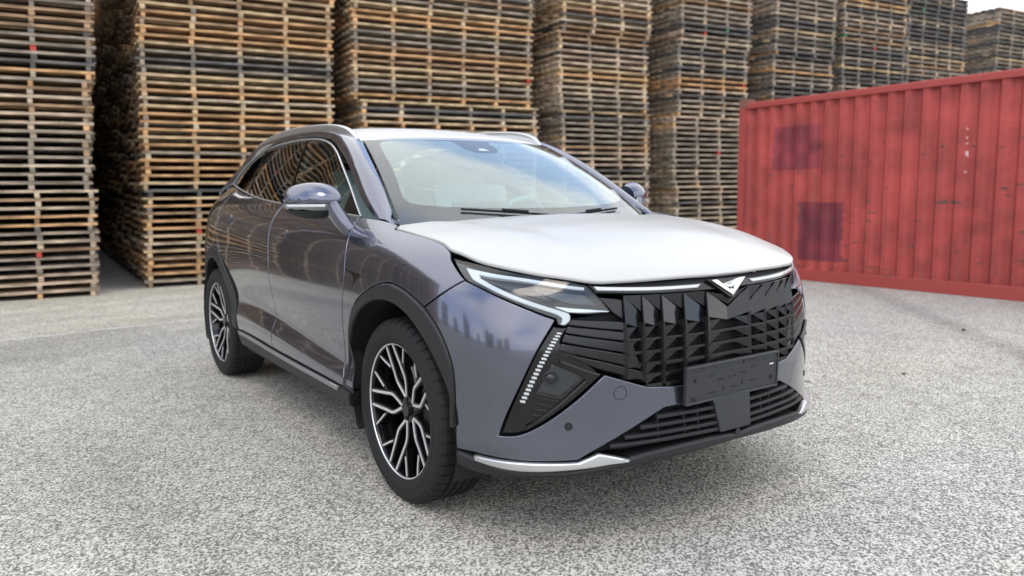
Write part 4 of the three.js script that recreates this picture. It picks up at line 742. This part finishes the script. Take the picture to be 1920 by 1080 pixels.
// --- door mirrors
{
  const ring = (cx, cy, rx, ry, z, sq, cut) => Array.from({ length: 28 }, (_, i) => { const a = i / 28 * 2 * Math.PI, c = Math.cos(a), s = Math.sin(a), q = Math.pow(Math.abs(c), sq) * Math.sign(c), w = Math.pow(Math.abs(s), sq) * Math.sign(s); return V3(cx + rx * q * (c < 0 ? .55 : 1), cy + ry * w, z); });
  const loft = (rings, y0, y1) => { const S = new Soup(); const cl = rings.map(r => r.map(p => V3(p.x, clamp(p.y, y0, y1), p.z))); for (let i = 0; i < cl.length - 1; i++) for (let j = 0; j < 28; j++) { const k = (j + 1) % 28, A = cl[i][j], B = cl[i][k], C = cl[i + 1][k], D = cl[i + 1][j]; const c = V3((A.x + C.x) / 2, (A.y + C.y) / 2, (A.z + C.z) / 2); const N = B.clone().sub(A).cross(D.clone().sub(A)); if (N.length() < 1e-12) { const N2 = C.clone().sub(A).cross(D.clone().sub(A)).normalize(); S.tri(A, C, D, N2, N2, N2, [0, 0], [0, 0], [0, 0]); continue; } N.normalize(); const o = [0, 0]; S.tri(A, B, C, N, N, N, o, o, o); S.tri(A, C, D, N, N, N, o, o, o); } const g = S.geo(); return g; };
  const zs = Array.from({ length: 15 }, (_, i) => i / 14), prof = t => t < .42 ? Math.sqrt(1 - .55 * ((.42 - t) / .42) ** 2) : Math.sqrt(Math.max(0, 1 - Math.pow((t - .42) / .585, 2.1)));
  const X = t => -.585 - .12 * t * t, rings = zs.map(t => ring(X(t), 1.186 + .004 * t, .03 + .078 * prof(t), .012 + .066 * prof(t), .862 + .192 * t, 1.12));
  const smooth = geo => { const q = geo.clone(); q.deleteAttribute('normal'); return q; };
  const creased = (geo, ang) => { const p = geo.attributes.position, n = geo.attributes.normal, key = i => [p.getX(i), p.getY(i), p.getZ(i)].map(v => v.toFixed(4)).join(), mp = new Map(); for (let i = 0; i < p.count; i++) { const k = key(i); (mp.get(k) || mp.set(k, []).get(k)).push(i); } const src = n.array.slice(); for (const ids of mp.values()) for (const i of ids) { const a = V3(src[3 * i], src[3 * i + 1], src[3 * i + 2]), s = V3(0, 0, 0); for (const j of ids) { const b = V3(src[3 * j], src[3 * j + 1], src[3 * j + 2]); if (a.dot(b) > Math.cos(ang)) s.add(b); } s.normalize(); n.setXYZ(i, s.x, s.y, s.z); } return geo; };
  rings.unshift(rings[0].map(() => V3(X(0) + .02, 1.176, .862)));
  const mirror = pair('door_mirror', creased(loft(rings, 1.176, 2), .7), M.paint);
  pair('mirror_band', creased(loft(rings.map(r => r.map(p => V3(p.x + .003, p.y, p.z))), 1.144, 1.174), .7), std([.32, .35, .37], .32, { metalness: .85 }), mirror);
  const lower = zs.map(t => ring(X(t) - .004, 1.17, .026 + .056 * prof(t), .012 + .052 * prof(t), .872 + .176 * t, .75)); lower.unshift(lower[0].map(() => V3(X(0), 1.15, .872)));
  pair('mirror_shell', creased(loft(lower, 0, 1.143), .7), M.plastic, mirror);
  pair('mirror_glass', (() => { const g = new RoundedBoxGeometry(.006, .07, .13, 2, .003); g.translate(-.64, 1.172, .94); return g; })(), M.mirrorGlass, mirror);
  const ind = []; for (let i = 0; i <= 10; i++) { const t = lerp(.4, .985, i / 10), r = ring(X(t) + .006, 1.180, .03 + .078 * prof(t), .012 + .066 * prof(t), .862 + .192 * t, 1.12)[0]; ind.push(V3(r.x, 1.164, r.z)); }
  pair('mirror_indicator', sweep(ind, boxRing(.004, .006, .3)), M.lampWhite, mirror);
  const arm = smoothPath([V3(-.535, 1.16, .895), V3(-.515, 1.125, .88), V3(-.49, 1.08, .855), V3(-.475, 1.055, .835)], 10);
  pair('mirror_arm', sweep(arm, t => boxRing(lerp(.03, .035, t), lerp(.05, .034, t), .3)(), { up: () => V3(1, 0, 0) }), M.paint, mirror);
}

// --- wipers
const wiper = (s0, s1, t0, t1) => { const pts = Array.from({ length: 9 }, (_, i) => { const k = i / 8, f = frame(shield, lerp(s0, s1, k), lerp(t0, t1, k)); return f.p.addScaledVector(f.n, .014); }); return merged([sweep(pts, boxRing(.004, .005, .3)), sweep(pts.slice(3, 6).map(p => p.clone().add(V3(0, .008, 0))), boxRing(.008, .006, .3))]); };
part('wiper', wiper(.62, -.02, .195, .112), M.dark); part('wiper', wiper(-.02, -.62, .112, .17), M.dark);

// --- cabin seen through the glass
{
  part('dashboard', merged([(() => { const g = new RoundedBoxGeometry(.5, .16, 1.42, 4, .06); g.translate(-.52, .98, 0); return g; })()]), M.dash);
  const wheelG = new THREE.TorusGeometry(.175, .014, 10, 40); wheelG.rotateY(Math.PI / 2); wheelG.rotateZ(-.42); wheelG.translate(-.92, 1.02, -.36);
  const steer = part('steering_wheel', wheelG, M.cloth); const hub = new RoundedBoxGeometry(.05, .1, .2, 3, .02); hub.rotateZ(-.42); hub.translate(-.9, 1.01, -.36); part('steering_hub', hub, M.cloth, steer);
  const screen = new RoundedBoxGeometry(.015, .16, .34, 2, .006); screen.rotateZ(.1); screen.translate(-.7, 1.09, .02); part('dash_screen', screen, M.gloss);
  for (const z of [-.36, .36]) {
    const back = new RoundedBoxGeometry(.15, .62, .5, 5, .07); back.rotateZ(.28); back.translate(-1.42, .86, z); const seat = part('front_seat', back, M.cloth);
    const cush = new RoundedBoxGeometry(.52, .16, .5, 4, .06); cush.translate(-1.12, .58, z); part('seat_cushion', cush, M.cloth, seat);
    const head = new RoundedBoxGeometry(.11, .18, .27, 4, .05); head.rotateZ(.2); head.translate(-1.52, 1.26, z); part('headrest', head, M.cloth, seat);
    // thin plastic cover with creases
    const cov = new THREE.PlaneGeometry(.52, .7, 26, 34), p = cov.attributes.position; for (let i = 0; i < p.count; i++) p.setZ(i, .02 * (fbm3(p.getX(i) * 9 + z * 7, p.getY(i) * 5, 3, 4) - .5) - .35 * p.getX(i) ** 2); cov.computeVertexNormals(); cov.rotateY(Math.PI / 2); cov.rotateZ(.28); cov.translate(-1.31, .93, z); part('plastic_cover', cov, M.wrap, seat);
  }
  const bench = new RoundedBoxGeometry(.16, .6, 1.25, 5, .06); bench.rotateZ(.3); bench.translate(-2.3, .86, 0); part('rear_seat', bench, M.cloth);
  part('headliner', panel([[-.97, .5, 1], [-.97, -.5, 1], [-3.0, -.5, 1], [-3.0, .5, 1]], roof, { off: -.03, r: .002, lip: .01, g: [.2, .2] }), std([.72, .72, .7], .9));
  pair('belt_pillar', sweep([sideGlass(-1.42, 1.15).add(V3(0, 0, -.05)), sideGlass(-1.5, 1.3).add(V3(0, 0, -.05)), sideGlass(-1.58, 1.48).add(V3(0, 0, -.05))], boxRing(.05, .02, .3), { up: () => V3(0, 0, 1) }), M.trim);
  pair('door_trim', panel([[4.3, 6.9, 1], [6.9, 6.9, 1], [6.9, 2.4, 1], [4.6, 2.4, 1]], body, { off: -.06, r: .004, lip: .01 }), M.trim);
}

// --- wheels
function tyreGeo() {
  const prof = [[.26, -.1], [.27, -.112], [.29, -.119], [.296, -.1215], [.302, -.1215], [.307, -.1195], [.335, -.117], [.352, -.108], [.3615, -.095], [.364, -.083], [.3655, -.06]];
  const grooves = [-.052, -.018, .018, .052], P = prof.slice();
  let last = -.06; for (const g of grooves) { P.push([.3658, g - .0055], [.3585, g - .0045], [.3585, g + .0045], [.3658, g + .0055]); } P.push([.3655, .06]);
  for (const q of prof.slice(0, -1).reverse()) P.push([q[0], -q[1]]);
  const seg = 200, S = new Soup(), o = [0, 0], cut = (k, i) => Math.abs(P[k][1]) > .058 && Math.abs(P[k][1]) < .112 && P[k][0] > .345 && i % 4 === 0 ? .0042 : 0;
  const pt = (k, a, i) => { const r = P[k][0] - cut(k, i); return V3(r * Math.cos(a), r * Math.sin(a), P[k][1]); };
  for (let i = 0; i < seg; i++) {
    const a = i / seg * 2 * Math.PI, b = (i + 1) / seg * 2 * Math.PI, T = V3(-Math.sin(b), Math.cos(b), 0);
    for (let k = 0; k < P.length - 1; k++) {
      const A = pt(k, a, i), B = pt(k, b, i), C = pt(k + 1, b, i), D = pt(k + 1, a, i), dz = P[k + 1][1] - P[k][1], dr = P[k + 1][0] - P[k][0], N = ang => V3(dz * Math.cos(ang), dz * Math.sin(ang), -dr).normalize();
      S.tri(A, B, C, N(a), N(b), N(b), o, o, o); S.tri(A, C, D, N(a), N(b), N(a), o, o, o);
      const E = pt(k, b, i + 1), F = pt(k + 1, b, i + 1);                 // walls of the cross cuts
      if (cut(k, i) !== cut(k, i + 1) || cut(k + 1, i) !== cut(k + 1, i + 1)) { const W = T.clone().multiplyScalar(cut(k, i) > cut(k, i + 1) ? -1 : 1); S.tri(B, C, F, W, W, W, o, o, o); S.tri(B, F, E, W, W, W, o, o, o); }
    }
  }
  return S.geo();
}
const tyreG = tyreGeo();
const rimG = new THREE.LatheGeometry([[.272, .1], [.269, .106], [.263, .102], [.259, .09], [.252, .05], [.24, -.02], [.243, -.09], [.25, -.1]].map(q => new THREE.Vector2(...q)), 96); rimG.rotateX(Math.PI / 2);
const lipG = new THREE.TorusGeometry(.2655, .0046, 8, 120); lipG.translate(0, 0, .1025);
const discG = new THREE.CylinderGeometry(.165, .165, .02, 48); discG.rotateX(Math.PI / 2); discG.translate(0, 0, .0);
const calG = new RoundedBoxGeometry(.1, .15, .06, 3, .015); calG.translate(.125, .02, .01);
const backG = new THREE.CylinderGeometry(.235, .235, .01, 48); backG.rotateX(Math.PI / 2); backG.translate(0, 0, -.06);
const capG = new THREE.CylinderGeometry(.027, .03, .012, 32); capG.rotateX(Math.PI / 2); capG.translate(0, 0, .07);
const hubG = new THREE.CylinderGeometry(.052, .064, .03, 40); hubG.rotateX(Math.PI / 2); hubG.translate(0, 0, .048);
const dish = r => .06 + .036 * Math.pow(clamp(r / .255, 0, 1), 1.6);             // face depth from hub to rim
const spokeBar = (pts, w, h, lift) => sweep(smoothPath(pts.map(([r, a]) => V3(r * Math.cos(a), r * Math.sin(a), dish(r) + lift)), 14), boxRing(w, h, .1), { up: () => V3(0, 0, 1) });
const D2 = Math.PI / 180, R0 = .255;
function spokeParts() {                                                     // one twin spoke along +x: two arms bowed like a leaf, a branch on each
  const black = [], face = [];
  for (const s of [1, -1]) {
    const arm = [[.05, 4 * D2 * s], [.082, 14 * D2 * s], [.125, 17.5 * D2 * s], [.165, 12.5 * D2 * s], [.215, 8.6 * D2 * s], [.263, 6.4 * D2 * s]], br = [[.155, 13 * D2 * s], [.19, 18 * D2 * s], [.225, 22.5 * D2 * s], [.262, 25.5 * D2 * s]];
    black.push(spokeBar(arm, .0125, .016, -.016), spokeBar(br, .0085, .014, -.018)); face.push(spokeBar(arm, .0052, .002, .001), spokeBar(br.slice(1), .0036, .002, -.002));
  }
  return [merged(black), merged(face)];
}
const [spokeG, faceG] = spokeParts();
const nutGs = [0, 1, 2, 3, 4].map(k => { const g = new THREE.CylinderGeometry(.009, .009, .02, 6); g.rotateX(Math.PI / 2); g.translate(.041 * Math.cos(k * 72 * D2 + .6), .041 * Math.sin(k * 72 * D2 + .6), .058); return g; });
for (const [x, s, rot] of [[0, 1, 36 + 144], [-2.715, 1, 20], [0, -1, 50], [-2.715, -1, 10]]) {
  const w = new THREE.Group(); w.name = 'wheel'; car.add(w);
  w.position.set(x, .366, s * .758); if (s < 0) w.rotation.y = Math.PI;
  part('tyre', tyreG, M.rubber, w); part('rim', rimG, M.gloss, w); part('rim_edge', lipG, M.alloy, w); part('brake_disc', discG, M.disc, w); part('brake_caliper', calG, M.plastic, w); part('rim_back', backG, M.dark, w); part('hub', hubG, M.gloss, w);
  const cap = part('hub_cap', capG, M.smoke, w);
  for (let k = 0; k < 5; k++) { for (const [n, g, m] of [['spoke', spokeG, M.gloss], ['spoke_face', faceG, M.alloy]]) { const q = part(n, g, m, w); q.rotation.z = (rot + k * 72) * D2; } part('wheel_nut', nutGs[k], M.plastic, w); }
}
put(car);
// ---------- litter on the ground ----------
{
  const dark = new THREE.MeshStandardMaterial({ color: new THREE.Color(.035, .03, .025), roughness: .9 }), red = new THREE.MeshStandardMaterial({ color: new THREE.Color(.4, .04, .03), roughness: .7 });
  const twig = (x, z, len, a, label) => { const p = smoothPath([V3(-len / 2, .004, 0), V3(-len * .1, .007, len * .08), V3(len / 2, .004, -len * .03)], 10), m = mesh(numbered('twig'), sweep(p, ovalRing(.0035, .003, 6)), dark); m.position.set(x, 0, z); m.rotation.y = a; put(tag(m, label, 'twig')); };
  twig(.0, 3.03, .1, 1.0, 'small dark twig on the asphalt left of the front wheel'); twig(-.25, -2.06, .14, .5, 'small dark twig on the asphalt right of the bumper');
  const leaf = (x, z, s, a, mat, name, label, cat) => { const g = new THREE.PlaneGeometry(s, s * .6, 6, 4), p = g.attributes.position; for (let i = 0; i < p.count; i++) { const u = p.getX(i) / s * 2; p.setY(i, p.getY(i) * (1 - u * u * .8)); p.setZ(i, .004 + .012 * u * u * s / .05 + .004 * Math.sin(u * 4)); } g.rotateX(-Math.PI / 2); g.computeVertexNormals(); const m = mesh(numbered(name), g, mat); m.position.set(x, .003, z); m.rotation.y = a; put(tag(m, label, cat)); };
  leaf(.3, 3.0, .02, .4, red, 'paper_scrap', 'tiny red scrap on the asphalt left of the front wheel', 'scrap');
  leaf(-2.6, -4.1, .06, .9, dark, 'dry_leaf', 'dark curled leaf on the asphalt nearest the container', 'leaf');
  leaf(-.5, -4.7, .05, 2.0, dark, 'dry_leaf', 'dark leaf at the right edge, below the container', 'leaf');
  leaf(.05, -2.75, .035, 1.4, dark, 'dry_leaf', 'dark leaf on the open asphalt right of the bumper', 'leaf');
}
renderer.render(scene, camera);
